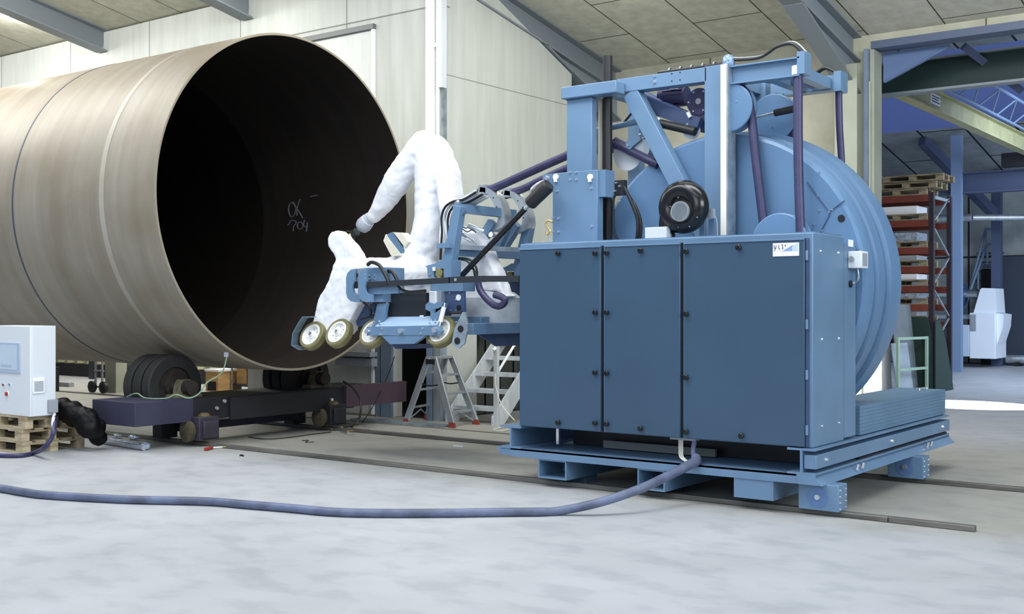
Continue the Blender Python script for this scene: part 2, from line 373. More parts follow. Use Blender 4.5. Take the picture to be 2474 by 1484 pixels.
wf = MB(); wf.box(-12.0, -6.35, YB, YB + 0.3, 0, roofz(YB)); wf.box(-6.35, 14, YB, YB + 0.3, 5.95, roofz(YB)); struct(wf, 'wall_far', WALLB)
_a, _b = P(1078, 180, X=XC), P(1376, 243, X=XC)
struct(MB().beam((XC + 0.001, _a.y, _a.z), (XC + 0.001, _b.y, _a.z), 0.004, 0.012, side=(1, 0, 0)), 'trim_24', mat('joint_grey', (130, 132, 124), 0.8))
# side bay behind the side wall (dark room seen through the doorway and past the wall end)
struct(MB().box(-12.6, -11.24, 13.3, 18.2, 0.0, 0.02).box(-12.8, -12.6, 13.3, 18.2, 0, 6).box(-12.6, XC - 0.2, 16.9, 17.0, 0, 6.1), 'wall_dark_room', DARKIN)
struct(MB().box(-42, -12.9, 16.4, 16.6, 1.0, 4.0).box(-42, -12.9, 16.35, 16.6, 0.0, 1.0), 'wall_next_bay', mat('next_bay_wall', (150, 150, 120), 0.8, var=0.2))
struct(MB().box(-42, -12.9, 13.3, 16.4, 3.6, 3.8), 'ceiling_next_bay', CEIL)
t3 = MB()
for i in range(40): t3.box(-30 + i * 0.42, -30 + i * 0.42 + 0.2, 16.28, 16.35, 0.32, 1.6)
struct(t3, 'trim_1', mat('ribbed_sheet', (182, 182, 146), 0.6))
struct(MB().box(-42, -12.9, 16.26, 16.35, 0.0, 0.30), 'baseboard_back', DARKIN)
struct(MB().box(-42, XL, YA - 0.02, YA + 0.1, 0.0, 0.012), 'trim_2', NEARB)
# second hall
struct(MB().box(-30, 30, 36.0, 36.3, 0, 5.6), 'wall_second_hall', WALLH)
struct(MB().box(-12, -11.8, 18.5, 36, 0, 8), 'wall_second_side', WALLH)
c2 = MB(); c2.prism([(-30, 31.0, 5.45 + SL * 5), (-30, 36.3, 5.4), (-30, 36.3, 5.6), (-30, 31.0, 5.65 + SL * 5)], (60, 0, 0))
c2.prism([(-30, 18.5, 8.2), (-30, 26.2, 7.4), (-30, 26.2, 7.6), (-30, 18.5, 8.4)], (60, 0, 0)); struct(c2, 'ceiling_second_hall', CEILH)
sky = bpy.data.materials.new('roof_light_panel'); sky.use_nodes = True
_b = sky.node_tree.nodes['Principled BSDF']; _b.inputs['Base Color'].default_value = lin((70, 80, 120)); _b.inputs['Emission Color'].default_value = lin((66, 84, 140)); _b.inputs['Emission Strength'].default_value = 0.65
c3 = MB(); c3.prism([(-30, 26.2, 7.45), (-30, 31.0, 5.45 + SL * 5), (-30, 31.0, 5.5 + SL * 5), (-30, 26.2, 7.5)], (60, 0, 0)); struct(c3, 'window_1', sky)
# rafters
def rafter(x, y0, y1, n, w=0.30, h=0.42, haunch=True):
    r = MB(); a = Vector((x, y0, roofz(y0) - h / 2)); b = Vector((x, y1, roofz(y1) - h / 2))
    r.ibeam(a, b, w, h, 0.03, side=(1, 0, 0))
    if haunch:
        z = roofz(y1) - h
        r.prism([(x - 0.05, y1, z), (x - 0.05, y1 - 2.4, z + SL * 2.4), (x - 0.05, y1, z - 0.50)], (0.1, 0, 0))
        r.beam((x, y1 - 2.4, z + SL * 2.4), (x, y1, z - 0.50), w, 0.03, side=(1, 0, 0))
    struct(r, 'trim_%d' % n, RAFT)
rafter(-19.55, 3.2, YA, 3, 0.3, 0.42, False); rafter(-15.35, 3.2, YA, 4, 0.3, 0.42, False)
rafter(-11.15, 3.2, YB, 5); rafter(-6.66, 3.2, YB, 6)
# column at the hall opening
cb = MB(); cb.ibeam((-6.62, YB - 0.2, 0), (-6.62, YB - 0.2, 5.55), 0.36, 0.42, 0.03, side=(1, 0, 0)); struct(cb, 'trim_7', COLG)
cb = MB(); cb.box(-6.435, -6.37, YB - 0.12, YB + 0.30, 0, 5.82); struct(cb, 'trim_8', STEELC)
cb = MB(); cb.box(-6.365, -6.30, YB - 0.02, YB + 0.34, 0, 5.82).cyl((-6.36, YB - 0.06, 0), (-6.36, YB - 0.06, 5.3), 0.02, seg=8); struct(cb, 'trim_23', COLG)
struct(MB().box(-6.35, 14, YB - 0.02, YB + 0.34, 5.83, 5.949), 'trim_9', mat('steel_lintel', (84, 96, 120), 0.5, 0.2))
gp = MB(); gp.prism([(-6.28, YB + 0.35, 5.82), (-5.25, YB + 0.35, 5.82), (-6.28, YB + 0.35, 5.36)], (0, 0.08, 0)); gp.beam((-5.25, YB + 0.4, 5.80), (-6.28, YB + 0.4, 5.36), 0.08, 0.04); struct(gp, 'trim_10', mat('gusset_blue', (88, 110, 148), 0.6))
# recessed sliding door panel on the back wall
dr = MB(); zt = P(905, 62, Y=YA).z; x0, x1 = P(600, 0, Y=YA).x, P(905, 200, Y=YA).x
dr.box(x0, x1 - 0.04, YA - 0.015, YA - 0.001, 0, zt - 0.06); door1 = struct(dr, 'door_1', mat('grey_door_panel', (204, 206, 202), 0.6, var=0.05, scale=(6, 6, 0.6)))
fr = MB(); fr.box(x0, x1 + 0.03, YA - 0.07, YA - 0.001, zt - 0.06, zt + 0.02); fr.build('door_head', mat('dark_track', (96, 100, 100), 0.5), door1)
fr = MB(); fr.box(x1 - 0.03, x1 + 0.02, YA - 0.05, YA - 0.001, 0, zt - 0.06); fr.build('door_jamb', WHITEP, door1)
fr = MB(); fr.box(P(828, 850, Y=YA).x, P(915, 850, Y=YA).x, YA - 0.2, YA - 0.02, 0.93, 1.0); fr.box(P(828, 850, Y=YA).x, P(915, 850, Y=YA).x, YA - 0.16, YA - 0.02, 0.78, 0.9); fr.build('ledge', GREYP, door1)
d2 = MB(); d2.box(DX0 - 0.22, DX0, YA - 0.05, YA - 0.002, 0, 2.3); d2.box(DX0 - 0.34, DX0 - 0.25, YA - 0.03, YA - 0.002, 0, 2.3); d2.box(DX1, DX1 + 0.1, YA - 0.05, YA - 0.002, 0, 2.3); struct(d2, 'door_2', STEELC)
# conduits and corner trim
sx0, sx1 = P(1030, 200, Y=YA - 0.1).x, P(1050, 200, Y=YA - 0.1).x
ob = MB(); ob.box(sx0, sx1, YA - 0.12, YA - 0.002, 2.4, 6.98); o = ob.build('cable_duct', WHITEP, origin=(sx0, YA - 0.12, 2.4)); tag(o, 'tall white cable duct running up the concrete wall corner', 'duct')
ob = MB(); xx = P(1056, 200, Y=YA - 0.12).x; ob.cyl((xx, YA - 0.1, 2.3), (xx, YA - 0.1, 6.97), 0.03); ob.box(xx - 0.05, xx + 0.05, YA - 0.13, YA - 0.002, 5.55, 5.60)
o = ob.build('drain_pipe', mat('light_pipe', (214, 218, 220), 0.3, 0.3), origin=(xx, YA - 0.1, 2.3)); tag(o, 'thin light grey vertical pipe beside the white cable duct', 'pipe')
ob = MB(); xa, xb = P(1059, 100, Y=YA - 0.1).x, P(1069, 100, Y=YA - 0.1).x; zb = P(1060, 212, Y=YA - 0.1).z
ob.box(xa, xb, YA - 0.12, YA - 0.002, zb, 6.98); o = ob.build('cable_conduit', mat('conduit_grey', (190, 196, 202), 0.4), origin=(xa, YA - 0.1, zb)); tag(o, 'grey boxed conduit ending open above the wall corner', 'conduit')
ob = MB(); ob.box(XC, XC + 0.025, YA + 0.0, YA + 0.1, 0, 6.98); struct(ob, 'trim_11', GALV)
ob = MB(); ob.box(DX1 + 0.12, XC, YA - 0.03, YA - 0.002, 0, 2.4); struct(ob, 'trim_12', ALUD)
# kerb rail at the wall foot
kb = MB(); kb.box(-14, -6.6, 12.27, 12.31, 0, 0.012); kb.box(-15.3, -12.3, 13.04, 13.08, 0, 0.03); o = struct(kb, 'trim_13', mat('kerb_grey', (120, 118, 108), 0.6))
gr = MB()
for i in range(24): gr.box(-12.2 + i * 0.075, -12.2 + i * 0.075 + 0.03, 12.36, 12.56, 0.01, 0.035)
gr.box(-12.2, -10.4, 12.35, 12.37, 0, 0.03).box(-12.2, -10.4, 12.55, 12.57, 0, 0.03)
o = gr.build('steel_floor_grating', GALV, origin=(-11.3, 12.4, 0)); tag(o, 'bright serrated steel grating strip on floor at doorway', 'grating')
# ceiling lamps
def lamp(loc, label):
    t = thing('ceiling_lamp', label, 'lamp', loc, 'high bay lamps under the roof')
    m = bpy.data.materials.get('lamp_glow')
    if not m:
        m = bpy.data.materials.new('lamp_glow'); m.use_nodes = True; b = m.node_tree.nodes['Principled BSDF']; b.inputs['Emission Color'].default_value = (1, 0.98, 0.9, 1); b.inputs['Emission Strength'].default_value = 14
    L = Vector(loc)
    MB().cyl(L + Vector((0, 0, 0.02)), L + Vector((0, 0, 0.22)), 0.2, 0.06).build('lamp_housing', GREYP, t)
    MB().cyl(L + Vector((0, 0, -0.03)), L + Vector((0, 0, 0.02)), 0.17).build('lamp_lens', m, t)
    MB().cyl(L + Vector((0, 0, 0.2)), (L.x, L.y, roofz(L.y) - 0.005), 0.012, seg=8).build('hanger', NEARB, t)
def lamp_at(px, py, y, power, label):
    lp = P(px, py, Y=y); lamp(tuple(lp), label)
    l = bpy.data.lights.new('lamp_light', 'POINT'); l.energy = power; l.shadow_soft_size = 0.15; l.color = (1, 0.98, 0.92)
    o = bpy.data.objects.new('lamp_light', l); COL.objects.link(o); o.location = lp + Vector((0, 0, -0.22))
lamp_at(6, 32, 11.6, 70, 'glowing round lamp under the roof boards at the far left')
lamp_at(560, -60, 12.0, 22, 'round lamp under the roof above the pipe, between two rafters')
lamp_at(1480, -40, 14.5, 26, 'round lamp under the roof above the concrete side wall')

# ================================================================== RAILS
def rail(x0, x1, y, name, label):
    r = MB(); w = 0.036; r.box(x0, x1, y - w, y + w, 0, 0.045)
    o = r.build(name, RAILM, origin=((x0 + x1) / 2, y, 0), bevel=0.008); tag(o, label, 'rail', 'floor rails under the machine')
rail(-3.02, -2.37, 9.07, 'floor_rail', 'short end piece of the near floor rail, joint visible')
rail(-14.0, -3.025, 9.07, 'floor_rail', 'long near floor rail running from rollers under blue machine')
rail(-14.0, 0.5, 11.27, 'floor_rail', 'far floor rail running past step ladder under blue machine')

# ================================================================== PIPE
PC = Vector((-11.0, 10.17, 3.03)); PR = 2.146; PL = -34.0
pipe = MB(); n = []
prof = [(0, PR - 0.032), (0, PR), (-2.93, PR), (-2.935, PR - 0.012), (-2.965, PR - 0.012), (-2.97, PR), (-5.9, PR), (-5.905, PR - 0.012), (-5.935, PR - 0.012), (-5.94, PR), (PL - PC.x, PR), (PL - PC.x, PR - 0.032)]
pipe.lathe(PC, (1, 0, 0), prof, seg=160)
t = pipe.build('steel_pipe', PIPEO, origin=(-14, 10.17, 0.884)); tag(t, 'huge brown steel pipe section lying open on roller stands', 'pipe')
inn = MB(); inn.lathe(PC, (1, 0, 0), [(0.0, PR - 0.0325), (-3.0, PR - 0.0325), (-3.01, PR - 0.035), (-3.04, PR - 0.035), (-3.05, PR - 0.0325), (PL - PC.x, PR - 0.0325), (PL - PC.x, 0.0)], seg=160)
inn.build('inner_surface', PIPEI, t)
MB().lathe(PC, (1, 0, 0), [(0.001, PR - 0.030), (0.001, PR - 0.002), (0.004, PR - 0.004), (0.004, PR - 0.028)], seg=160, close=True).build('cut_edge', mat('ground_steel_edge', (150, 142, 124), 0.35, 0.4), t)
MB().lathe(PC + Vector((-1.02, 0, 0)), (1, 0, 0), [(-0.04, PR + 0.0005), (-0.04, PR + 0.003), (0.05, PR + 0.003), (0.05, PR + 0.0005)], seg=160, close=True).build('brushed_band', pipe_mat('pale_brushed_steel', ((164, 156, 142), (176, 170, 158)), 0.45, 0.1), t)
MB().lathe(PC + Vector((-2.95, 0, 0)), (1, 0, 0), [(-0.018, PR - 0.014), (-0.014, PR + 0.004), (0.014, PR + 0.004), (0.018, PR - 0.014)], seg=160, close=True).build('weld_seam', mat('weld_grey', (74, 80, 92), 0.5, 0.3), t)
def hit_inner(px, py, r=PR - 0.037):
    d = P(px, py, Y=10) - EYE; o = EYE - PC
    a = d.y ** 2 + d.z ** 2; b = 2 * (d.y * o.y + d.z * o.z); c = o.y ** 2 + o.z ** 2 - r * r
    return EYE + d * ((-b + math.sqrt(b * b - 4 * a * c)) / (2 * a))
def zc(x, y): return (560 + x / 6.747, 400 + y / 6.747)
strokes = [[(975, 600), (935, 650), (925, 740), (950, 820), (985, 835), (1025, 790), (1040, 700), (1010, 630), (975, 600)],
           [(1110, 550), (1080, 640), (1060, 720), (1062, 820)], [(1005, 600), (1050, 690), (1110, 780), (1155, 860)],
           [(915, 975), (945, 930), (965, 900)], [(965, 900), (1030, 905), (1050, 940), (1010, 990), (1000, 1070)],
           [(1100, 920), (1070, 970), (1085, 1030), (1140, 1030), (1155, 960), (1120, 920)], [(1185, 890), (1170, 960), (1180, 995), (1240, 1000)], [(1232, 930), (1215, 1080)], [(1280, 505), (1330, 500), (1390, 490)]]
for ss in (strokes[:3], strokes[3:8], strokes[8:]):
    ck = MB()
    for s_ in ss: ck.tube([hit_inner(*zc(*q)) for q in s_], 0.011, seg=5, sub=4)
    ck.build('chalk_writing', CHALK, t)

# ================================================================== ROLLER STAND under the pipe
stand = thing('pipe_roller_stand', 'dark steel roller stand with rubber tyred rollers carrying the pipe', 'roller stand', (-12.0, 10.17, 0))
RX0, RX1 = -12.34, -11.5
MB().box(RX0, RX1, 8.15, 12.25, 0.31, 0.575).build('cross_beam', DKFR, stand)
pb = MB(); pb.box(RX0 - 0.004, RX0 + 0.03, 8.14, 8.95, 0.30, 0.58).box(RX1 - 0.03, RX1 + 0.004, 8.14, 8.95, 0.30, 0.58).box(RX0 - 0.004, RX1 + 0.004, 8.12, 8.149, 0.30, 0.58)
pb.box(RX0 - 0.004, RX1 + 0.004, 8.12, 8.95, 0.5755, 0.585); pb.build('end_box', PURP, stand, bevel=0.006)
for yy, nm in ((9.04, 'near'), (11.30, 'far')):
    MB().cyl((-12.75, yy, 0.70), (-11.62, yy, 0.70), 0.09).build('axle', RUSTY, stand)
    for k in range(3):
        x = -12.03 - k * 0.19
        ty = MB(); ty.lathe((x, yy, 0.70), (1, 0, 0), [(-0.075, 0.22), (-0.075, 0.385), (-0.06, 0.403), (0.06, 0.403), (0.075, 0.385), (0.075, 0.25), (0.02, 0.24), (0.02, 0.12), (0, 0.0)], seg=64)
        w = ty.build('roller_tyre', RUBBER, stand)
        if k == 0:
            MB().lathe((x + 0.03, yy, 0.70), (1, 0, 0), [(0, 0.24), (0.01, 0.24), (0.012, 0.15), (0.05, 0.14), (0.05, 0)], seg=40).build('rusty_rim', RUSTY, w)
    br = MB(); br.prism([(-11.86, yy - 0.13, 0.58), (-11.86, yy + 0.13, 0.58), (-11.86, yy + 0.10, 0.72), (-11.86, yy + 0.06, 0.80), (-11.86, yy - 0.06, 0.80), (-11.86, yy - 0.10, 0.72)], (0.12, 0, 0)); br.cyl((-11.9, yy, 0.70), (-11.68, yy, 0.70), 0.085)
    br.box(-11.88, -11.7, yy - 0.2, yy + 0.2, 0.575, 0.62)
    bo = br.build('bearing_block', mat('worn_bearing', (112, 106, 84), 0.6, var=0.3, scale=(12, 12, 12)), stand)
    MB().cyl((-11.68, yy, 0.70), (-11.665, yy, 0.70), 0.06).build('bearing_cap', BLACK, bo)
    # bogie under the beam running on the rail
    by = 9.07 if nm == 'near' else 11.27
    g = MB(); g.box(-11.64, -11.34, by - 0.15, by + 0.15, 0.08, 0.36); g.box(-11.5, -11.3, by - 0.11, by + 0.11, 0.10, 0.31); g.build('bogie_block', DKFR if nm == 'far' else mat('bogie_purple', (56, 50, 64), 0.6, var=0.3, scale=(4, 4, 4)), stand, bevel=0.01)
    wy = by - 0.19
    MB().lathe((-11.52, by - 0.16, 0.185), (0, -1, 0), [(0, 0.13), (0.05, 0.13), (0.055, 0.12), (0.055, 0.0)], seg=32).build('bogie_wheel', mat('worn_brass_wheel', (92, 84, 64), 0.5, 0.1, var=0.25, scale=(14, 14, 14)), stand)
    MB().ball((-11.44, by, 0.36), 0.08, (1, 1, 0.6)).build('grease_dome', mat('ochre_grease', (104, 88, 56), 0.6, var=0.4, scale=(20, 20, 20)), stand)
# rear bogie legs
for yy in (9.07, 11.27):
    MB().box(-12.3, -12.12, yy - 0.12, yy + 0.12, 0.05, 0.31).build('leg', DKFR, stand)
MB().box(-12.2, -12.05, 9.2, 11.2, 0.12, 0.22).build('tie_bar', PURP, stand)
MB().box(-11.50, -11.42, 11.5, 12.75, 0.30, 0.60).build('end_plate', mat('purple_brown_plate', (66, 50, 62), 0.6), stand)
MB().box(-11.497, -11.47, 9.5, 11.7, 0.28, 0.56).build('channel_web', DKFR, stand)
bolts([(-11.46, 11.25, 0.42), (-11.49, 9.3, 0.44), (-11.49, 9.42, 0.52)], (1, 0, 0), stand, 0.03, 0.02, CHROME)
# second stand further along, mostly in shade
s2 = thing('pipe_roller_stand', 'second roller stand further back in the shade beneath the pipe', 'roller stand', (-20.0, 10.17, 0))
MB().box(-20.4, -19.6, 8.3, 12.2, 0.12, 0.575).build('cross_beam', DKFR, s2)
for yy in (9.04, 11.30):
    for k in range(3):
        MB().lathe((-19.9 - k * 0.19, yy, 0.70), (1, 0, 0), [(-0.075, 0.0), (-0.075, 0.385), (-0.06, 0.403), (0.06, 0.403), (0.075, 0.385), (0.075, 0)], seg=40).build('roller_tyre', RUBBER, s2)
MB().box(-20.3, -19.7, 8.9, 9.2, 0, 0.13).box(-20.3, -19.7, 11.1, 11.4, 0, 0.13).build('leg', DKFR, s2)

# ================================================================== HOSE REEL MACHINE
M = thing('hose_reel_machine', 'large blue machine with cabinet doors and hose drum on rail skid', 'machine', (-5.0, 10.2, 0.0))
CX0, CX1, CY, CZ0, CZ1 = -6.535, -3.595, 8.93, 0.555, 2.305
YE = 12.6
# skid
MB().box(-6.62, -3.72, 8.89, YE, 0.325, 0.34).box(-6.62, -3.56, 8.89, 8.905, 0.262, 0.34).box(-6.62, -3.56, YE - 0.02, YE, 0.262, 0.34).build('skid_plate', BLUE, M)
for x in (-6.62, -3.68):
    ib = MB(); ib.ibeam((x, 8.89, 0.445), (x, YE, 0.445), 0.24, 0.215, 0.018, side=(1, 0, 0)); ib.build('side_beam', BLUE, M)
lf = MB(); lf.prism([(-3.7, 8.88, 0.33), (-3.58, 8.88, 0.33), (-3.50, 8.88, 0.262), (-3.7, 8.88, 0.262)], (0, YE - 8.88, 0)); lf.build('lower_flange', BLUE, M)
lf = MB(); lf.prism([(-6.8, 8.9, 0.34), (-6.5, 8.9, 0.34), (-6.5, 8.9, 0.27), (-6.74, 8.9, 0.27)], (0, YE - 8.9, 0)); lf.build('lower_flange', BLUE, M)
tb = MB().box(-3.665, -3.56, 8.91, YE + 0.02, 0.385, 0.50).build('guide_tube', BLUE, M, bevel=0.006)
bolts([(-3.56, y, 0.445) for y in (9.12, 10.75, 12.35)], (1, 0, 0), M, 0.02, 0.018)
MB().box(-3.62, -3.585, 9.95, YE, 0.34, 0.37).build('spacer_strip', NEARB, M)
for y in (9.72, 9.85, 11.7, 11.82): bolts([(-3.52, y, 0.30)], (0.3, 0, 1), M, 0.016, 0.05)
# ballast plates
bp_ = MB()
for i in range(8): bp_.box(-4.1, -3.60, 10.02, YE, 0.562 + i * 0.0325, 0.562 + i * 0.0325 + 0.031)
bp_.build('ballast_plates', mat('ballast_blue', (98, 130, 158), 0.5, var=0.06), M)
bolts([(-3.75, 12.2, 0.825), (-3.75, 12.45, 0.825)], (0, 0, 1), M, 0.018, 0.025)
# fork pockets (hollow tubes through the skid)
def pocket(px0, px1, py0, py1, closed=False):
    a = P(px0, py0, Y=8.9); b = P(px1, py1, Y=8.9); z1 = 0.262; z0 = max(0.055, P((px0 + px1) / 2, py1, Y=8.9).z); tk = 0.014
    mb = MB()
    if closed: mb.box(a.x, b.x, 8.9, 11.9, z0, z1)
    else:
        mb.box(a.x, b.x, 8.9, 11.9, z0, z0 + tk).box(a.x, b.x, 8.9, 11.9, z1 - tk, z1).box(a.x, a.x + tk, 8.9, 11.9, z0 + tk, z1 - tk).box(b.x - tk, b.x, 8.9, 11.9, z0 + tk, z1 - tk)
    mb.build('fork_pocket', BLUE, M)
    if not closed: MB().box(a.x + tk, b.x - tk, 9.6, 9.61, z0 + tk, z1 - tk).build('pocket_dark_plate', NEARB, M)  # added dark plate, keeps light out so the pocket stays dark inside
    return a.x, b.x, z0
pocket(1300, 1368, 1110, 1158); pocket(1540, 1606, 1130, 1186); pocket(1773, 1868, 1160, 1206, True)
# legs on the rails
for (xa, xb, ya, yb) in ((-3.74, -3.40, 8.98, 9.17), (-3.74, -3.40, 11.18, 11.37), (-6.3, -6.02, 9.3, 9.5), (-6.3, -6.0, 11.18, 11.37)):
    lg = MB().box(xa, xb, ya, yb, 0.046 if ya != 9.3 else 0.0, 0.262).build('leg', BLUE, M, bevel=0.005)
    if xa == -3.74:
        MB().cyl((-3.575, ya, 0.155), (-3.575, ya - 0.003, 0.155), 0.085, seg=40).build('wheel_cover', mat('cover_blue', (92, 122, 166), 0.5), lg)
        MB().cyl((-3.575, ya - 0.003, 0.155), (-3.575, ya - 0.02, 0.155), 0.022, seg=16).build('axle_end', ALU, lg)
        bolts([(xb, y, z) for y in (ya + 0.03, yb - 0.03) for z in (0.07, 0.12, 0.17, 0.22)], (1, 0, 0), lg, 0.008, 0.008)
# machinery in the skid gap
MB().box(-6.3, -3.9, 9.5, 10.8, 0.345, 0.53).build('drive_tray', BLACK, M)
MB().box(P(1460, 1090, Y=9.4).x, P(1730, 1090, Y=9.4).x, 9.38, 9.42, 0.35, 0.42).build('tray_lip', mat('grey_tray', (120, 126, 124), 0.6), M)
MB().box(-6.3, -6.27, 9.2, 9.23, 0.37, 0.52).build('drain_valve', CHROME, M)
# cabinet
cab = MB().box(CX0, CX1, CY, 9.62, CZ0, CZ1).build('cabinet_body', BLUE, M, bevel=0.008)
MB().box(-4.3, CX1 - 0.0, 9.62, P(2067, 800, X=CX1).y, CZ0 + 0.02, CZ1 - 0.06).build('rear_panel', BLUE, M)
E2 = [(1256, 1452), (1461, 1644), (1653, 1944)]
for i, (a, b) in enumerate(E2):
    xa, xb = P(a, 800, Y=8.9).x, P(b, 800, Y=8.9).x
    d = MB().box(xa, xb, 8.893, 8.93, 0.562, 2.262).build('door', DOORB, M, bevel=0.007)
    MB().box(xa, xb, 8.885, 8.893, 2.246, 2.262).build('door_lip', BLUE, d)
    kn = [((xa + xb) / 2 if i < 2 else P(1787, 600, Y=8.9).x, 2.20), ((xa + xb) / 2, 0.62)]
    if i == 0: kn += [(xb - 0.05, z) for z in (2.19, 1.65, 1.10, 0.64)]
    if i == 1: kn += [(xa + 0.035, z) for z in (2.19, 1.65, 1.10, 0.64)]
    if i == 2: kn += [(xa + 0.03, z) for z in (2.18, 1.64, 1.09, 0.62)]
    for (x, z) in kn: MB().lathe((x, 8.893, z), (0, -1, 0), [(0, 0.010), (0.012, 0.010), (0.014, 0.024), (0.03, 0.024), (0.036, 0.018), (0.036, 0)], seg=16).build('knob', GLOSSB, d)
for px in (1456, 1648): MB().box(P(px - 3, 800, Y=8.93).x, P(px + 3, 800, Y=8.93).x, 8.92, 8.929, 0.56, 2.26).build('door_gap', BLACK, M)
xh = P(1948, 800, Y=8.9).x
MB().box(xh - 0.01, xh + 0.014, 8.915, 8.929, 0.56, 2.26).build('door_gap', DARKB, M)
for z in (2.12, 1.56, 1.15, 0.70): MB().cyl((xh, 8.91, z - 0.04), (xh, 8.91, z + 0.04), 0.012, seg=12).build('hinge', BLUE, M)
bolts([P(px, py, X=CX1) for px, py in ((1982, 607), (2024, 611), (1985, 820), (2026, 818), (1985, 1030), (2026, 1022))], (1, 0, 0), M, 0.012, 0.014)
MB().box(CX0 + 0.01, -5.06, 9.0, 9.6, CZ1, CZ1 + 0.012).box(-5.05, CX1 - 0.01, 9.0, 9.6, CZ1, CZ1 + 0.012).build('cabinet_lid', BLUE, M)
# name plate
a, b = P(1867, 588, Y=8.885), P(1930, 617, Y=8.885)
pl = MB().box(a.x, b.x, 8.886, 8.8925, b.z - 0.004, a.z).build('name_plate', LABEL, M)
def lab(pts, m, name='print', dy=0.0):
    f = lambda u, v: Vector((a.x + (b.x - a.x) * u, 8.8852 - dy, a.z + (b.z - 0.004 - a.z) * v))
    return MB().prism([f(*p) for p in pts], (0, 0.0008, 0)).build(name, m, pl)
lab([(0.24, 0.66), (0.97, 0.04), (0.97, 0.66)], INKL); lab([(0.42, 0.58), (0.78, 0.16), (0.72, 0.42), (0.76, 0.58)], INKB, dy=0.0012)
def strk(pts, w=0.018):
    for (p, q) in zip(pts, pts[1:]):
        d = Vector((q[0] - p[0], q[1] - p[1])); nn = Vector((-d.y, d.x)).normalized() * w
        lab([(p[0] + nn.x, p[1] + nn.y * 2), (q[0] + nn.x, q[1] + nn.y * 2), (q[0] - nn.x, q[1] - nn.y * 2), (p[0] - nn.x, p[1] - nn.y * 2)], INKG, 'lettering')
strk([(0.05, 0.14), (0.06, 0.40), (0.12, 0.36), (0.13, 0.16)]); strk([(0.12, 0.36), (0.06, 0.62)]); strk([(0.24, 0.14), (0.22, 0.36), (0.27, 0.44), (0.24, 0.52)]); strk([(0.33, 0.14), (0.39, 0.14)]); strk([(0.38, 0.14), (0.38, 0.42)]); strk([(0.35, 0.44), (0.41, 0.40)]); strk([(0.46, 0.20), (0.50, 0.17), (0.47, 0.28)])
# isolator switch box with label on the right side
sy0, sy1 = P(2048, 625, X=CX1).y, P(2048, 625, X=CX1).y + 0.17
sb = MB().box(CX1 + 0.001, CX1 + 0.12, sy0, sy1, P(2060, 648, Y=sy0).z, P(2060, 607, Y=sy0).z).build('switch_box', CABG, M, bevel=0.006)
sc_ = P(2058, 626, Y=sy0); MB().cyl(sc_, sc_ + Vector((0, -0.02, 0)), 0.024, seg=20).build('dial', ALUD, sb)
MB().box(CX1 + 0.12, CX1 + 0.123, sy0 + 0.03, sy1 - 0.03, sc_.z - 0.06, sc_.z + 0.05).build('window', GREYP, sb)
MB().tube([sc_ + Vector((0.02, 0.08, -0.06)), sc_ + Vector((0.03, 0.08, -0.16)), sc_ + Vector((-0.01, 0.1, -0.2)), sc_ + Vector((-0.06, 0.06, -0.21))], 0.008, seg=8).build('cable', ALU, sb)
MB().cyl(sc_ + Vector((-0.02, 0.05, -0.215)), sc_ + Vector((-0.08, 0.05, -0.215)), 0.03, seg=16).build('cable_gland', BLACK, sb)
MB().box(CX1 + 0.001, CX1 + 0.006, sy0 + 0.01, sy0 + 0.12, sc_.z + 0.11, sc_.z + 0.17).build('small_label', LABEL, M)
# drum
DC = Vector((-4.93, 9.93, 1.92))
dm = MB(); dm.lathe(DC, (0, 1, 0), [(0.05, 0.25), (0.01, 0.3), (0.0, 1.385), (0.015, 1.415), (0.06, 1.43), (0.16, 1.435), (0.175, 1.395), (0.21, 1.395), (0.225, 1.455), (0.38, 1.46), (0.395, 1.415), (0.43, 1.415), (0.445, 1.495), (0.60, 1.505), (0.70, 1.50), (0.72, 1.47), (0.72, 0.2)], seg=160)
drum = dm.build('drum', DRUMB, M, ang=18)
hb = P(2033, 528, Y=9.93); MB().cyl((hb.x, 9.935, hb.z), (hb.x, 9.925, hb.z), 0.033, seg=24).build('hole', BLACK, drum)
pp = [P(x, y, Y=9.925) for x, y in ((1950, 440), (2003, 512), (2042, 484))]
gl = MB(); gl.beam(pp[0], pp[1], 0.008, 0.006, side=(0, 1, 0)); gl.beam(pp[1], pp[2], 0.008, 0.006, side=(0, 1, 0)); gl.beam(P(2006, 515, Y=9.925), P(1975, 575, Y=9.925), 0.008, 0.005, side=(0, 1, 0)); gl.build('panel_joint', DARKB, drum)
bolts([P(x, y, Y=9.93) for x, y in ((1979, 415), (1976, 473), (1979, 509), (2003, 512), (2011, 507), (2036, 485), (1965, 543), (1986, 558))], (0, -1, 0), drum, 0.010, 0.01)
MB().cyl(DC + Vector((0, 0.03, 0)), DC + Vector((0, -0.1, 0)), 0.22, seg=40).build('hub', BLUE, drum)
MB().box(-5.05, -4.81, 9.84, 9.9, 0.56, 2.0).build('drum_bearing', BLUE, M)
MB().box(-5.1, -4.76, 10.7, 10.8, 0.34, 2.0).build('drum_bearing', BLUE, M)
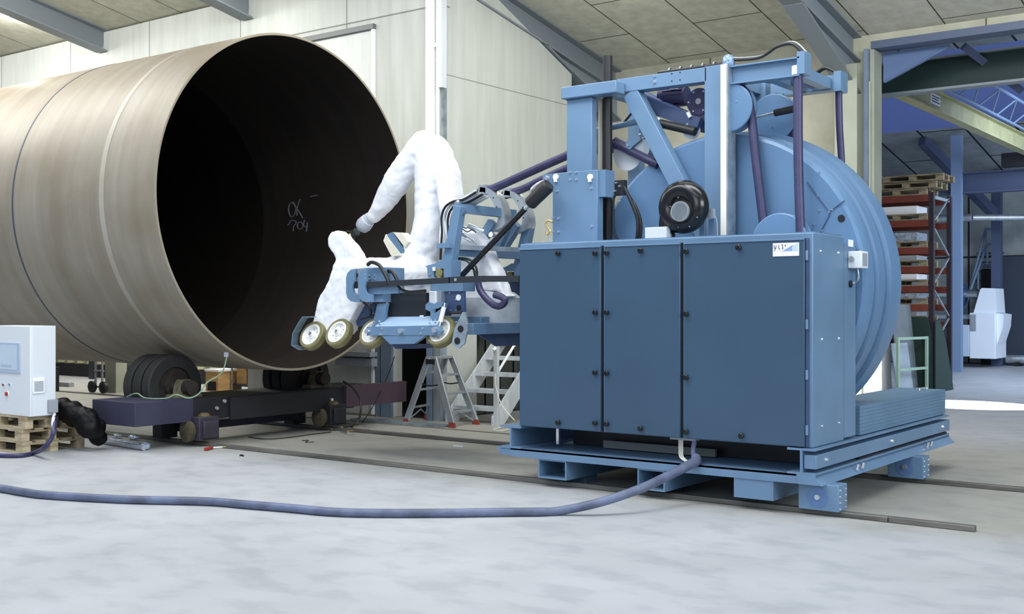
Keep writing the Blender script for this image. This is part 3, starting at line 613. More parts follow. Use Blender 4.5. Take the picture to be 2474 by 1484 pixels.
# frame near side
def xz(px, py, y): return P(px, py, Y=y)
ztop = xz(1725, 158, 9.74).z
pxa, pxb = xz(1702, 300, 9.74).x, xz(1745, 300, 9.74).x
MB().box(pxa, pxb, 9.74, 9.88, 0.56, ztop).build('frame_post', BLUE, M, bevel=0.005)
MB().box(pxb + 0.002, pxb + 0.06, 9.70, 9.84, 2.25, ztop - 0.01).build('cable_trunking', CREAM, M)
MB().box(pxb + 0.06, pxb + 0.078, 9.70, 9.86, 2.3, ztop - 0.02).build('trunking_side', GALV, M)
bh = 0.135
xe = xz(1490, 200, 9.74).x
MB().box(xe, pxa + 0.02, 9.74, 9.88, ztop - bh - 0.005, ztop - 0.005).build('top_beam', BLUE, M, bevel=0.005)
c0 = xz(1355, 212, 9.56); c1 = xz(1488, 192, 9.56); c2_ = xz(1355, 240, 9.56)
MB().box(c0.x, c1.x, 9.56, 9.73, (c0.z + c1.z) / 2 - 0.12, (c0.z + c1.z) / 2).build('cap_beam', BLUE, M, bevel=0.01)
zc_ = (c0.z + c1.z) / 2 - 0.12
lp0, lp1 = xz(1366, 300, 9.60), xz(1427, 300, 9.60)
MB().box(lp0.x, lp1.x, 9.62, 9.72, xz(1400, 412, 9.6).z - 0.1, zc_).build('mast_post', BLUE, M, bevel=0.01)
MB().box(lp1.x + 0.01, lp1.x + 0.03, 9.72, 9.8, 2.4, zc_).build('mast_rail', mat('mast_grey', (150, 146, 136), 0.5), M)
q0, q1 = xz(1335, 430, 9.50), xz(1443, 410, 9.50)
mp = MB().box(q0.x, q1.x, 9.50, 9.61, CZ1 + 0.013, q1.z).build('mast_plate', BLUE, M, bevel=0.006)
e0, e1 = xz(1311, 422, 9.5), xz(1337, 455, 9.5)
MB().prism([(e0.x, 9.50, e0.z), (q0.x, 9.50, e0.z), (q0.x, 9.50, e1.z - 0.04), (e0.x, 9.50, e1.z + 0.06)], (0, 0.04, 0)).build('arm_lug', BLUE, M)
MB().box(q1.x, q1.x + 0.075, 9.53, 9.70, xz(1450, 475, 9.5).z, q1.z).build('side_bracket', BLUE, M)
bolts([xz(x, y, 9.5) for x, y in ((1378, 416), (1393, 416), (1378, 434), (1393, 434), (1346, 462), (1428, 455), (1350, 528), (1350, 560), (1336, 527), (1430, 547), (1336, 560))], (0, -1, 0), mp, 0.014, 0.014)
bolts([xz(1322, 431, 9.5)], (0, -1, 0), mp, 0.028, 0.02)
for px in (1344, 1427): MB().lathe(xz(px, 428, 9.5), (0, -1, 0), [(0, 0.03), (0.02, 0.03), (0.02, 0)], seg=12).box(xz(px, 428, 9.5).x - 0.012, xz(px, 428, 9.5).x + 0.012, 9.47, 9.5, xz(px, 440, 9.5).z, xz(px, 428, 9.5).z).build('hook_plate', CREAM, M)
# crane hook hanging at the plate edge
hk = xz(1325, 545, 9.48)
MB().tube([hk + Vector((0.05, 0, 0.03)), hk + Vector((-0.01, 0, 0.05)), hk + Vector((-0.03, 0, 0.01)), hk + Vector((0.0, 0, -0.03)), hk + Vector((0.02, 0, -0.06)), hk + Vector((-0.01, 0, -0.09)), hk + Vector((-0.03, 0, -0.06))], 0.010, seg=8).build('load_hook', BRASS, M)
MB().tube([hk + Vector((0.0, 0, -0.09)), hk + Vector((0.01, 0, -0.14)), hk + Vector((0.03, 0, -0.23))], 0.006, seg=6).build('hook_rope', GALV, M)
# brace
g0, g1 = xz(1520, 222, 9.74), xz(1664, 500, 9.74)
bz = Vector((g1.x - g0.x, 0, g1.z - g0.z)); bz = bz * 1.35
MB().beam((g0.x, 9.81, g0.z), (g0.x + bz.x * 0.95, 9.81, g0.z + bz.z * 0.95), 0.13, 0.165).build('diagonal_brace', BLUE, M, bevel=0.005)
bolts([xz(x, y, 9.74) for x, y in ((1582, 183), (1582, 198))], (0, -1, 0), M, 0.018, 0.016)
bolts([xz(x, y, 9.74) for x, y in ((1623, 178), (1643, 175), (1623, 196), (1643, 193))], (0, -1, 0), M, 0.008, 0.004, BLACK, name='bolt_hole')
# pole
bpz = xz(1468, 136, 9.80)
MB().cyl((bpz.x, 9.80, 0.345), (bpz.x, 9.80, bpz.z), 0.047, seg=28).build('black_pole', BLACK, M)
# far frame
ztf = ztop
MB().box(c0.x + 0.1, pxb, 10.70, 10.82, ztf - 0.14, ztf).build('top_beam', BLUE, M)
MB().box(pxa, pxb, 10.70, 10.82, 0.34, ztf - 0.14).build('frame_post', BLUE, M)
MB().box(c0.x + 0.1, c0.x + 0.24, 10.70, 10.82, 0.34, ztf - 0.14).build('frame_post', BLUE, M)
for px in (1440, 1705): 
    x = xz(px, 200, 9.74).x; MB().box(x, x + 0.12, 9.885, 10.695, ztf - 0.13, ztf - 0.01).build('cross_beam', BLUE, M)
# right-hand arms
za = ztop - 0.01; xr1 = xz(1937, 160, 9.80).x
ab = MB(); ab.ibeam((pxb + 0.08, 9.80, za - 0.10), (xr1, 9.80, za - 0.10), 0.12, 0.17, 0.012); ab.build('outer_arm', BLUE, M)
MB().box(pxb + 0.08, xr1 + 0.03, 10.64, 10.78, za - 0.17, za - 0.03).build('outer_arm', BLUE, M)
MB().box(xr1 - 0.02, xr1 + 0.05, 9.74, 9.9, za - 0.17, za + 0.03).build('arm_end_plate', BLUE, M)
MB().box(xr1 - 0.02, xr1 + 0.05, 10.62, 10.8, za - 0.19, za + 0.0).build('arm_end_plate', BLUE, M)
for x in (xr1 - 0.15, pxb + 0.35): MB().box(x, x + 0.1, 9.87, 10.63, za - 0.16, za - 0.06).build('cross_beam', BLUE, M)
MB().beam((pxb + 0.3, 10.0, za - 0.12), (xr1 - 0.2, 10.6, za - 0.12), 0.05, 0.08, side=(0, 0, 1)).build('stay_bar', DARKB, M)
# pulleys
def pulley(px, py, y, R, th, name='pulley'):
    c = P(px, py, Y=y)
    o = MB().lathe(c, (0, 1, 0), [(-0.005, 0), (0, R - 0.01), (0.006, R), (0.02, R), (0.03, R - 0.035), (th - 0.03, R - 0.035), (th - 0.02, R), (th, R), (th, 0)], seg=64).build(name, DRUMB, M, ang=25)
    bolts([c + Vector((0.09 * math.cos(a), 0, 0.09 * math.sin(a))) for a in (0.6, 2.7, 4.8)], (0, -1, 0), o, 0.009, 0.01)
    return c
pl1 = pulley(1762, 260, 9.76, 0.225, 0.12); pl2 = pulley(1866, 285, 10.45, 0.235, 0.12); pl3 = pulley(1882, 586, 9.70, 0.265, 0.14)
MB().box(pl1.x - 0.05, pl1.x + 0.02, 9.78, 9.86, pl1.z, za - 0.18).build('pulley_hanger', BLUE, M)
MB().box(pl2.x - 0.03, pl2.x + 0.05, 10.58, 10.62, pl2.z, za - 0.16).build('pulley_hanger', BLUE, M)
MB().box(pl3.x - 0.05, pl3.x + 0.05, 9.68, 9.72, CZ1 + 0.0, pl3.z).build('pulley_hanger', BLUE, M)
kn = P(1890, 268, Y=10.1); MB().cyl(P(1822, 286, Y=10.1), P(1875, 272, Y=10.1), 0.014).build('tension_rod', CHROME, M)
MB().cyl(P(1872, 273, Y=10.1), P(1925, 262, Y=10.1), 0.034).build('rod_sleeve', BLACK, M)
# hanging hoses at the reel end (parts that turn with the machine)
def hose(pts, r, name='hose', m=HOSE, parent=M, seg=14): return MB().tube(pts, r, seg=seg, sub=8).build(name, m, parent)
hr = 0.042
a_ = P(1928, 168, Y=9.80); b_ = P(1934, 575, Y=9.72)
hose([a_, a_.lerp(b_, 0.5) + Vector((-0.01, 0, 0)), b_, b_ + Vector((-0.02, 0.05, -0.3))], hr)
MB().cyl(a_ + Vector((0, 0, -0.05)), a_ + Vector((0, 0, 0.03)), 0.055).build('hose_collar', CREAM, M)
a_ = P(2026, 200, Y=10.70); hose([a_, P(2028, 300, Y=10.70), P(2034, 420, Y=10.72), P(2034, 600, Y=10.72)], 0.033, m=HOSE)
MB().cyl(a_ + Vector((0, 0, -0.04)), a_ + Vector((0, 0, 0.03)), 0.05).build('hose_collar', BLACK, M)
hose([P(1770, 205, Y=9.85), P(1800, 222, Y=9.85), P(1815, 280, Y=9.85), P(1828, 400, Y=9.83), P(1848, 570, Y=9.82), P(1850, 620, Y=9.8)], hr)
hose([P(1872, 232, Y=10.5), P(1905, 250, Y=10.5), P(1917, 300, Y=10.5), P(1920, 345, Y=10.5), P(1922, 420, Y=10.68)], 0.035)
# cable bundle on top
top = []
for i in range(7): top.append(Vector((xz(1590, 165, 9.8).x + i * (pxb - xz(1590, 165, 9.8).x) / 6, 9.80, ztop + 0.014)))
for k in range(3): hose([p + Vector((0, 0.025 * k, 0.008 * k)) for p in top], 0.016, 'cable', BLACK, seg=8)
t2_ = [Vector((pxb + 0.02 + (xr1 - pxb) * u, 9.80, ztop + dz)) for u, dz in ((0, 0.05), (0.2, 0.03), (0.45, 0.03), (0.65, 0.10), (0.85, 0.11), (1.0, 0.0))]
for k in range(3): hose([p + Vector((0, 0.03 * k, 0.012 * k)) for p in t2_], 0.013, 'cable', GALV if k == 2 else BLACK, seg=8)
t2_ = [Vector((pxb + 0.3 + (xr1 - pxb - 0.3) * u, 10.7, za - 0.03 + dz)) for u, dz in ((0.4, 0.02), (0.65, 0.09), (0.85, 0.06), (1.05, 0.0))]
for k in range(2): hose([p + Vector((0, 0.03 * k, 0)) for p in t2_], 0.016, 'cable', BLACK, seg=8)
tie = MB()
for i in range(1, 7): p = top[min(i, 6)]; tie.lathe(p + Vector((0, 0.025, 0.008)), (1, 0, 0), [(-0.006, 0.034), (0.006, 0.034), (0.006, 0.030), (-0.006, 0.030)], seg=12, close=True)
tie.build('cable_ties', GREYP, M)
MB().ball(Vector((pxb + 0.04, 9.79, ztop + 0.02)), 0.07, (0.8, 1, 1.1)).build('cable_knot', mat('blue_white_wrap', (150, 180, 220), 0.4, var=0.5, scale=(50, 50, 50)), M)
# motor and gearbox
mo = P(1630, 232, Y=10.1); mq = P(1665, 232, Y=10.1)
mm_ = MB(); mm_.cyl(P(1597, 233, Y=10.1), P(1606, 233, Y=10.1), 0.085); mm_.cyl(P(1606, 233, Y=10.1), P(1660, 231, Y=10.1), 0.088, seg=32)
for i in range(14):
    a = 2 * math.pi * i / 14; mm_.obox((P(1606, 233, Y=10.1) + P(1660, 231, Y=10.1)) / 2 + Vector((0, math.cos(a) * 0.093, math.sin(a) * 0.093)), (0.11, 0, 0), (0, math.cos(a) * 0.01, math.sin(a) * 0.01), (0, -math.sin(a) * 0.003, math.cos(a) * 0.003))
mt = mm_.build('drive_motor', mat('motor_purple', (58, 56, 88), 0.35), M)
MB().box(P(1620, 210, Y=10.02).x, P(1636, 210, Y=10.02).x, 10.0, 10.06, P(1620, 217, Y=10.02).z, P(1620, 210, Y=10.02).z).build('motor_label', WHITE, mt)
gc = P(1688, 245, Y=10.0)
gb = MB().cyl(gc + Vector((0, 0.12, 0)), gc, 0.13, seg=32).cyl(gc + Vector((0, 0.14, -0.2)), gc + Vector((0, 0.04, -0.2)), 0.09, seg=24).box(gc.x - 0.1, gc.x + 0.1, gc.y + 0.01, gc.y + 0.14, gc.z - 0.2, gc.z).build('gearbox', mat('gearbox_dark', (52, 50, 82), 0.4), M)
bolts([gc + Vector((0.105 * math.cos(a), 0, 0.105 * math.sin(a))) for a in [i * math.pi / 3 for i in range(6)]], (0, -1, 0), gb, 0.012, 0.012)
MB().cyl(gc, gc + Vector((0, -0.012, 0)), 0.03, seg=16).build('shaft_end', ALUD, gb)
# guide rollers and arms under the top beam
def rod(p, q, y, r, name, m, y2=None): return MB().cyl(P(*p, Y=y), P(*q, Y=y2 or y), r).build(name, m, M)
rod((1515, 212), (1700, 300), 10.05, 0.05, 'guide_arm', mat('arm_dark_blue', (60, 78, 120), 0.35))
MB().beam(P(1560, 255, Y=9.98), P(1690, 300, Y=9.98), 0.05, 0.12).build('guide_arm', DARKB, M)
rod((1590, 297), (1680, 318), 9.92, 0.042, 'air_cylinder', BLACK); rod((1586, 296), (1594, 298), 9.91, 0.05, 'cylinder_cap', WHITE)
rod((1640, 306), (1680, 316), 9.92, 0.018, 'piston_rod', CHROME)
MB().cyl(P(1671, 316, Y=9.98), P(1671, 316, Y=10.12), 0.085).build('guide_wheel', ALU, M)
rod((1668, 284), (1662, 272), 9.95, 0.02, 'sensor', WHITE)
rod((1430, 318), (1560, 290), 10.0, 0.03, 'link_arm', BLUE)
rod((1500, 305), (1525, 275), 10.0, 0.012, 'link_rod', BLACK)
rod((1485, 340), (1565, 385), 9.98, 0.04, 'hose_end', HOSE)
wp = MB(); c = P(1516, 372, Y=10.05)
wp.prism([c + Vector((0.17 * math.cos(a), 0, 0.17 * math.sin(a) * 1.0)) for a in [math.radians(t_) for t_ in range(150, 391, 15)]], (0, 0.03, 0)); wp.build('roller_guard', WHITE, M)
c = P(1548, 360, Y=9.95); MB().cyl(c, c + Vector((0, 0.14, 0)), 0.10, seg=32).build('guide_wheel', ALU, M)
wp = MB(); wp.prism([P(x, y, Y=9.92) for x, y in ((1512, 343), (1535, 322), (1546, 330), (1548, 338), (1530, 352), (1522, 362), (1512, 357))], (0, 0.02, 0)); wp.build('pivot_plate', BLUE, M)
bolts([P(1517, 351, Y=9.92), P(1545, 325, Y=9.92)], (0, -1, 0), M, 0.014, 0.012)
wp = MB(); wp.prism([P(x, y, Y=9.9) for x, y in ((1432, 312), (1460, 312), (1460, 406), (1431, 406))], (0, 0.03, 0)); wo = wp.build('guard_plate', WHITE, M)
wp = MB(); wp.prism([P(x, y, Y=9.895) for x, y in ((1432, 310), (1442, 310), (1443, 330), (1460, 330), (1460, 337), (1445, 337), (1443, 372), (1436, 372))], (0, 0.004, 0)); wp.build('slotted_link', GALV, wo)
bolts([P(1437, 318, Y=9.895), P(1437, 336, Y=9.895), P(1440, 368, Y=9.895)], (0, -1, 0), wo, 0.01, 0.008, ALUD)
# valve block and black hoses beside the pole
vb = MB(); vb.box(P(1484, 440, Y=9.7).x, P(1508, 440, Y=9.7).x, 9.7, 9.76, P(1490, 472, Y=9.7).z, P(1490, 436, Y=9.7).z); vo = vb.build('valve_block', NEARB, M)
bolts([P(x, y, Y=9.7) for x, y in ((1490, 442), (1498, 450), (1487, 462), (1498, 486), (1511, 455))], (0, -1, 0), vo, 0.012, 0.02)
hose([P(1508, 452, Y=9.68), P(1520, 475, Y=9.68), P(1538, 505, Y=9.68), P(1548, 540, Y=9.68), P(1546, 575, Y=9.68), P(1540, 600, Y=9.7)], 0.018, 'hydraulic_hose', BLACK, seg=10)
hose([P(1513, 462, Y=9.66), P(1528, 495, Y=9.66), P(1540, 530, Y=9.66), P(1540, 570, Y=9.66), P(1530, 600, Y=9.7)], 0.018, 'hydraulic_hose', BLACK, seg=10)
hose([P(1492, 468, Y=9.68), P(1483, 480, Y=9.68), P(1482, 520, Y=9.68), P(1484, 560, Y=9.68), P(1500, 590, Y=9.7)], 0.012, 'hydraulic_hose', BLACK, seg=8)
# white junction box on cabinet lid
j0, j1 = P(1558, 550, Y=9.2), P(1610, 574, Y=9.2)
MB().box(j0.x, j1.x, 9.2, 9.34, CZ1 + 0.012, j0.z).build('junction_box', mat('pale_grey_box', (206, 210, 218), 0.5), M, bevel=0.004)
# blower
bc = P(1652, 500, Y=9.32)
bl = MB(); ring = [(0.105 * math.cos(a), 0.15 + 0.095 * math.sin(a)) for a in [2 * math.pi * i / 20 for i in range(20)]]
bl.lathe(bc, (0, 1, 0), [(h, r) for h, r in ring], seg=64, close=True); bl.lathe(bc, (0, 1, 0), [(-0.07, 0), (-0.07, 0.12), (0.09, 0.12), (0.09, 0)], seg=40)
bl.tube([bc + Vector((-0.14, 0, -0.02)), bc + Vector((-0.17, 0, -0.12)), bc + Vector((-0.17, 0, CZ1 + 0.013 - bc.z))], 0.075, seg=20)
bo = bl.build('blower', GLOSSB, M, ang=60)
mc = P(1643, 511, Y=9.16)
MB().cyl((mc.x, 9.27, mc.z), (mc.x, 9.17, mc.z), 0.105, 0.098, seg=40).build('motor_cover', BLACK, bo)
MB().lathe((mc.x, 9.17, mc.z), (0, -1, 0), [(0, 0.092), (0.02, 0.090), (0.02, 0.078), (0, 0.078)], seg=40, close=True).build('grille_ring', ALUD, bo)
gg = MB()
for i in range(-6, 7):
    o_ = i * 0.0125; L_ = math.sqrt(max(0, 0.08 ** 2 - o_ ** 2))
    if L_ > 0.01: gg.box(mc.x - L_, mc.x + L_, 9.148, 9.151, mc.z + o_ - 0.0022, mc.z + o_ + 0.0022); gg.box(mc.x + o_ - 0.0022, mc.x + o_ + 0.0022, 9.148, 9.151, mc.z - L_, mc.z + L_)
gg.build('grille', ALU, bo); MB().cyl((mc.x, 9.17, mc.z), (mc.x, 9.166, mc.z), 0.078, seg=32).build('grille_backing', GALV, bo)
bolts([Vector((mc.x + 0.145 * math.cos(a), 9.235, mc.z + 0.145 * math.sin(a))) for a in [0.4 + i * math.pi / 4 for i in range(8)]], (0, -1, 0), bo, 0.007, 0.01)
hose([P(1715, 512, Y=9.5), P(1725, 518, Y=9.5), P(1732, 540, Y=9.5), P(1733, 575, Y=9.5)], 0.007, 'cable', GREYP, seg=6)
MB().box(P(1712, 500, Y=9.45).x, P(1727, 500, Y=9.45).x, 9.42, 9.46, P(1712, 528, Y=9.45).z, P(1712, 505, Y=9.45).z).build('cable_socket', GREYP, M)
for px in (1690, 1712): MB().box(P(px, 560, Y=9.5).x, P(px, 560, Y=9.5).x + 0.05, 9.5, 9.54, CZ1 + 0.012, P(px, 530, Y=9.5).z).build('bracket', BLUE, M)
# drooping cables from cabinet floor to skid
for k, px in enumerate((1641, 1645, 1649)): hose([P(px, 1062, Y=8.97), P(px, 1085, Y=8.97), P(px + 2, 1105, Y=8.95), P(px + 18, 1117, Y=8.92)], 0.006, 'thin_cable', CABLEW, seg=6)
MB().box(P(1620, 1060, Y=8.97).x, P(1682, 1060, Y=8.97).x, 8.96, 9.04, 0.535, 0.553).build('gland_plate', GREYP, M)

# ================================================================== ROBOT CARRIAGE
K = thing('robot_carriage', 'blue wheeled carriage with polyurethane wheels holding the white covered robot', 'carriage', (-9.0, 10.2, 1.25))
def kb_(mb, name, m, parent=K, **k): return mb.build(name, m, parent, **k)
def pbox(px0, py0, px1, py1, y0, dy, name, m, parent=K, **k):
    a, b = P(px0, py0, Y=y0), P(px1, py1, Y=y0); ym = (a.z, b.z)
    return MB().box(a.x, b.x, y0, y0 + dy, min(ym), max(ym)).build(name, m, parent, **k)
def pprism(pts, y0, dy, name, m, parent=K, **k): return MB().prism([P(x, y, Y=y0) for x, y in pts], (0, dy, 0)).build(name, m, parent, **k)
# wheels leaning to the pipe wall
WN = Vector((0, -0.80, 0.42)).normalized()
def wheel(px, py, y, tilt=WN):
    c = P(px, py, Y=y)
    o = MB().lathe(c, tilt, [(-0.05, 0), (-0.05, 0.125), (-0.03, 0.135), (0.03, 0.135), (0.045, 0.13), (0.045, 0.105), (0.02, 0.095), (0.02, 0.05), (0.035, 0.045), (0.035, 0)], seg=48).build('wheel', WHEELC, K)
    MB().lathe(c, tilt, [(-0.05, 0.125), (-0.05, 0.158), (-0.035, 0.171), (0.03, 0.171), (0.045, 0.160), (0.045, 0.132)], seg=48).build('tyre', TREAD, o)
    u = tilt.cross(Vector((1, 0, 0))).normalized(); v = tilt.cross(u)
    bolts([c + tilt * 0.02 + (u * math.cos(a) + v * math.sin(a)) * 0.075 for a in [i * math.pi / 3 for i in range(6)]], tilt, o, 0.007, 0.006, ALUD)
    MB().cyl(c + tilt * 0.035, c + tilt * 0.06, 0.022, seg=12).build('axle_cap', CHROME, o)
for p in ((757, 812), (820, 806), (903, 806), (1068, 803)): wheel(p[0], p[1], 9.1)
# far side wheels mirrored about the pipe axis
WF = Vector((0, 0.80, 0.42)).normalized()
for p in ((757, 812), (903, 806), (1068, 803)):
    c = P(p[0], p[1], Y=9.1); o = MB().lathe((c.x, 11.28, c.z), WF, [(-0.05, 0), (-0.05, 0.125), (0.045, 0.13), (0.045, 0)], seg=40).build('wheel', WHEELC, K)
    MB().lathe((c.x, 11.28, c.z), WF, [(-0.05, 0.125), (-0.05, 0.15), (-0.035, 0.163), (0.03, 0.163), (0.045, 0.152), (0.045, 0.13)], seg=40).build('tyre', TREAD, o)
# chassis
xa, xb = P(880, 780, Y=9.3).x, P(1140, 780, Y=9.3).x
MB().box(xa, xb, 9.45, 9.60, 1.46, 1.60).box(xa, xb, 10.8, 10.95, 1.46, 1.60).build('chassis_beam', BLUE, K, bevel=0.006)
for x in (xa, (xa + xb) / 2 - 0.1): MB().box(x, x + 0.2, 9.6, 10.8, 1.48, 1.60).build('cross_member', BLUE, K)
MB().box(P(940, 700, Y=10.2).x, P(1110, 700, Y=10.2).x, 9.8, 10.6, 1.60, 1.68).build('robot_plate', DARKB, K)
# near truck frame
pprism([(886, 790), (1058, 786), (1066, 800), (1062, 810), (886, 811)], 8.98, 0.05, 'truck_beam', BLUE)
pprism([(922, 812), (1030, 810), (1000, 831), (942, 832)], 8.985, 0.05, 'truck_skirt', BLUE)
MB().prism([P(938, 769, Y=9.12), P(1058, 768, Y=9.12), P(1055, 787, Y=8.98), P(905, 790, Y=8.98)], (0, 0.03, 0.02)).build('upper_beam', mat('lit_blue_plate', (176, 204, 232), 0.28, 0.2), K)  # light on this up-tilted face is put into a paler blue
pprism([(912, 734), (935, 733), (926, 775), (912, 800), (896, 800)], 9.05, 0.04, 'truck_arm', BLUE)
pprism([(1040, 745), (1066, 742), (1063, 775), (1040, 775)], 9.06, 0.04, 'truck_arm', BLUE)
tb_ = pprism([(945, 832), (1012, 832), (1000, 843), (955, 843)], 9.2, 0.3, 'under_tray', DARKB)
bolts([P(x, y, Y=8.98) for x, y in ((893, 800), (923, 794), (1021, 794), (1017, 806), (920, 808))], (0, -1, 0), K, 0.012, 0.012)
bolts([P(x, y, Y=8.97) for x, y in ((904, 776), (917, 775), (904, 784), (917, 784), (1041, 774), (1053, 773), (1039, 781), (1052, 780))], (0, -1, 0), K, 0.012, 0.012)
MB().cyl(P(970, 800, Y=8.98), P(970, 800, Y=8.98) + Vector((0, -0.0300, 0)), 0.028, seg=16).build('pivot_pin', CHROME, K)
MB().cyl(P(1054, 797, Y=8.98), P(1054, 797, Y=8.98) + Vector((0, -0.0400, 0)), 0.03, seg=16).build('pivot_pin', CHROME, K)
MB().cyl(P(889, 801, Y=8.98), P(889, 801, Y=8.98) + Vector((0, -0.0300, 0)), 0.024, seg=16).build('pivot_pin', CHROME, K)
# black battery box
bbx = pbox(938, 708, 1029, 768, 9.14, 0.28, 'control_box', mat('charcoal_box', (34, 38, 44), 0.5), K, bevel=0.004)
pbox(1014, 762, 1023, 767, 9.136, 0.003, 'box_label', LABEL, bbx)
# linear motor and strut
mo2 = pbox(1036, 704, 1052, 735, 9.08, 0.09, 'servo_motor', WHITE, K, bevel=0.008)
pbox(1053, 704, 1066, 733, 9.10, 0.08, 'motor_body', ALU, mo2)
pprism([(1028, 737), (1034, 730), (1050, 735), (1056, 730), (1068, 734), (1066, 745), (1050, 758), (1028, 748)], 9.06, 0.10, 'motor_bracket', BLUE)
MB().cyl(P(1064, 778, Y=9.02), P(1073, 742, Y=9.05), 0.024).build('gas_strut', WHITE, K)
MB().cyl(P(1061, 792, Y=9.0), P(1075, 733, Y=9.06), 0.010).build('strut_rod', CHROME, K)
hp = MB(); hp.prism([P(x, y, Y=9.16) for x, y in ((1066, 705), (1121, 703), (1122, 754), (1068, 755))], (0, 0.03, 0)); hp = hp.build('hole_plate', mat('mid_blue_plate', (62, 82, 116), 0.4), K)
for (x, y, r, m_) in ((1108, 719, 0.032, CLOTH), (1109, 744, 0.030, BLACK)): MB().cyl(P(x, y, Y=9.16), P(x, y, Y=9.16) + Vector((0, -0.005, 0)), r).build('round_hole', m_, hp)
bolts([P(x, y, Y=9.16) for x, y in ((1087, 708), (1089, 750), (1102, 724), (1102, 750))], (0, -1, 0), hp, 0.009, 0.01)
MB().cyl(P(1080, 757, Y=9.1), P(1118, 755, Y=9.1), 0.014, seg=12).build('threaded_rod', BLACK, K)
# kite shaped end plates
kp = pprism([(1117, 754), (1124, 756), (1131, 785), (1122, 830), (1108, 843), (1091, 832), (1097, 796)], 9.02, 0.02, 'bumper_plate', GALV)
for (x, y) in ((1113, 795), (1105, 824)): MB().cyl(P(x, y, Y=9.02), P(x, y, Y=9.02) + Vector((0, -0.005, 0)), 0.036, seg=28).build('round_hole', BLACK, kp)
bolts([P(x, y, Y=9.02) for x, y in ((1122, 757), (1128, 783), (1131, 798), (1120, 804), (1103, 778))], (0, -1, 0), kp, 0.008, 0.01)
b2 = MB(); 
for (p, q) in zip([(738, 766), (728, 780), (714, 806), (711, 834), (730, 845)], [(728, 780), (714, 806), (711, 834), (730, 845), (733, 842)]): b2.beam(P(*p, Y=9.05), P(*q, Y=9.05), 0.09, 0.012, side=(0, 1, 0))
b2.beam(P(738, 766, Y=9.05), P(757, 766, Y=9.05), 0.09, 0.012); b2.build('front_guard', mat('clear_guard', (120, 140, 156), 0.2, 0.5), K)
# front bogie plates
def cplate(dx, y): 
    pts = [(856, 650), (847, 652), (839, 660), (836, 672), (836, 708), (839, 720), (847, 728), (858, 730), (870, 730), (870, 712), (860, 711), (854, 706), (852, 700), (852, 690), (855, 682), (856, 680)]
    return pprism([(x + dx, y_) for x, y_ in pts], y, 0.03, 'clevis_plate', BLUE)
cplate(0, 8.98); cplate(29, 8.92)
pbox(852, 681, 868, 697, 9.0, 0.03, 'slot_block', BLACK)
hs = pprism([(880, 648), (925, 646), (926, 730), (880, 730)], 9.02, 0.34, 'bogie_housing', BLUE)
fc = pprism([(855, 650), (880, 648), (880, 681), (855, 681)], 9.02, 0.02, 'flange_plate', GALV); MB().cyl(P(861, 665, Y=9.02), P(861, 665, Y=9.02) + Vector((0, -0.0100, 0)), 0.026).build('bore', BLACK, fc)
bolts([P(x, y, Y=9.02) for x, y in ((892, 666), (905, 666), (892, 675), (905, 675))] + [P(x, y, Y=8.93) for x, y in ((884, 653), (884, 663), (884, 673))], (0, -1, 0), K, 0.010, 0.012)
pprism([(886, 695), (962, 692), (962, 709), (886, 712)], 8.985, 0.03, 'lower_rail', BLUE)
pprism([(868, 735), (905, 734), (902, 790), (862, 788), (858, 760)], 9.28, 0.06, 'bogie_plate', mat('mid_blue_plate', (62, 82, 116), 0.4))
bolts([P(x, y, Y=9.28) for x, y in ((867, 741), (868, 757), (893, 735), (902, 757), (863, 786), (875, 785), (864, 797))], (0, -1, 0), K, 0.008, 0.01)
def khose(pts, r, name, m, par=K): return MB().tube(pts, r, seg=10, sub=8).build(name, m, par)
Y1 = 8.96
khose([P(x, y, Y=Y1) for x, y in ((888, 640), (898, 634), (915, 640), (926, 655), (936, 675), (941, 690))], 0.020, 'cable_hose', BLACK)
khose([P(x, y, Y=9.1) for x, y in ((930, 655), (945, 656), (955, 668), (962, 685))], 0.020, 'cable_hose', BLACK)
khose([P(x, y, Y=9.0) for x, y in ((961, 690), (972, 700), (990, 706), (1028, 703))], 0.018, 'cable_hose', BLACK)
khose([P(x, y, Y=9.2) for x, y in ((878, 730), (890, 740), (896, 752), (895, 768))], 0.016, 'cable_hose', BLACK)
khose([P(x, y, Y=9.15) for x, y in ((872, 772), (885, 768), (905, 763))], 0.012, 'cable_hose', BLACK)
khose([P(x, y, Y=9.15) for x, y in ((913, 728), (911, 745))], 0.012, 'cable_hose', BLACK)
# long black bar
bar = MB(); Yb = 8.97
bar.beam(P(880, 689, Y=Yb), P(1090, 677, Y=Yb), 0.05, 0.058); bar.beam(P(1088, 677, Y=Yb), P(1172, 674, Y=Yb), 0.05, 0.062); bar.beam(P(1170, 674, Y=Yb), (-6.56, Yb, P(1250, 674, Y=Yb).z), 0.05, 0.058)
bar = bar.build('guide_bar', mat('bar_black', (40, 44, 50), 0.45), K)
MB().cyl(P(1101, 676, Y=8.945), P(1101, 676, Y=8.945) + Vector((0, -0.0070, 0)), 0.016).build('pivot_screw', CHROME, bar)
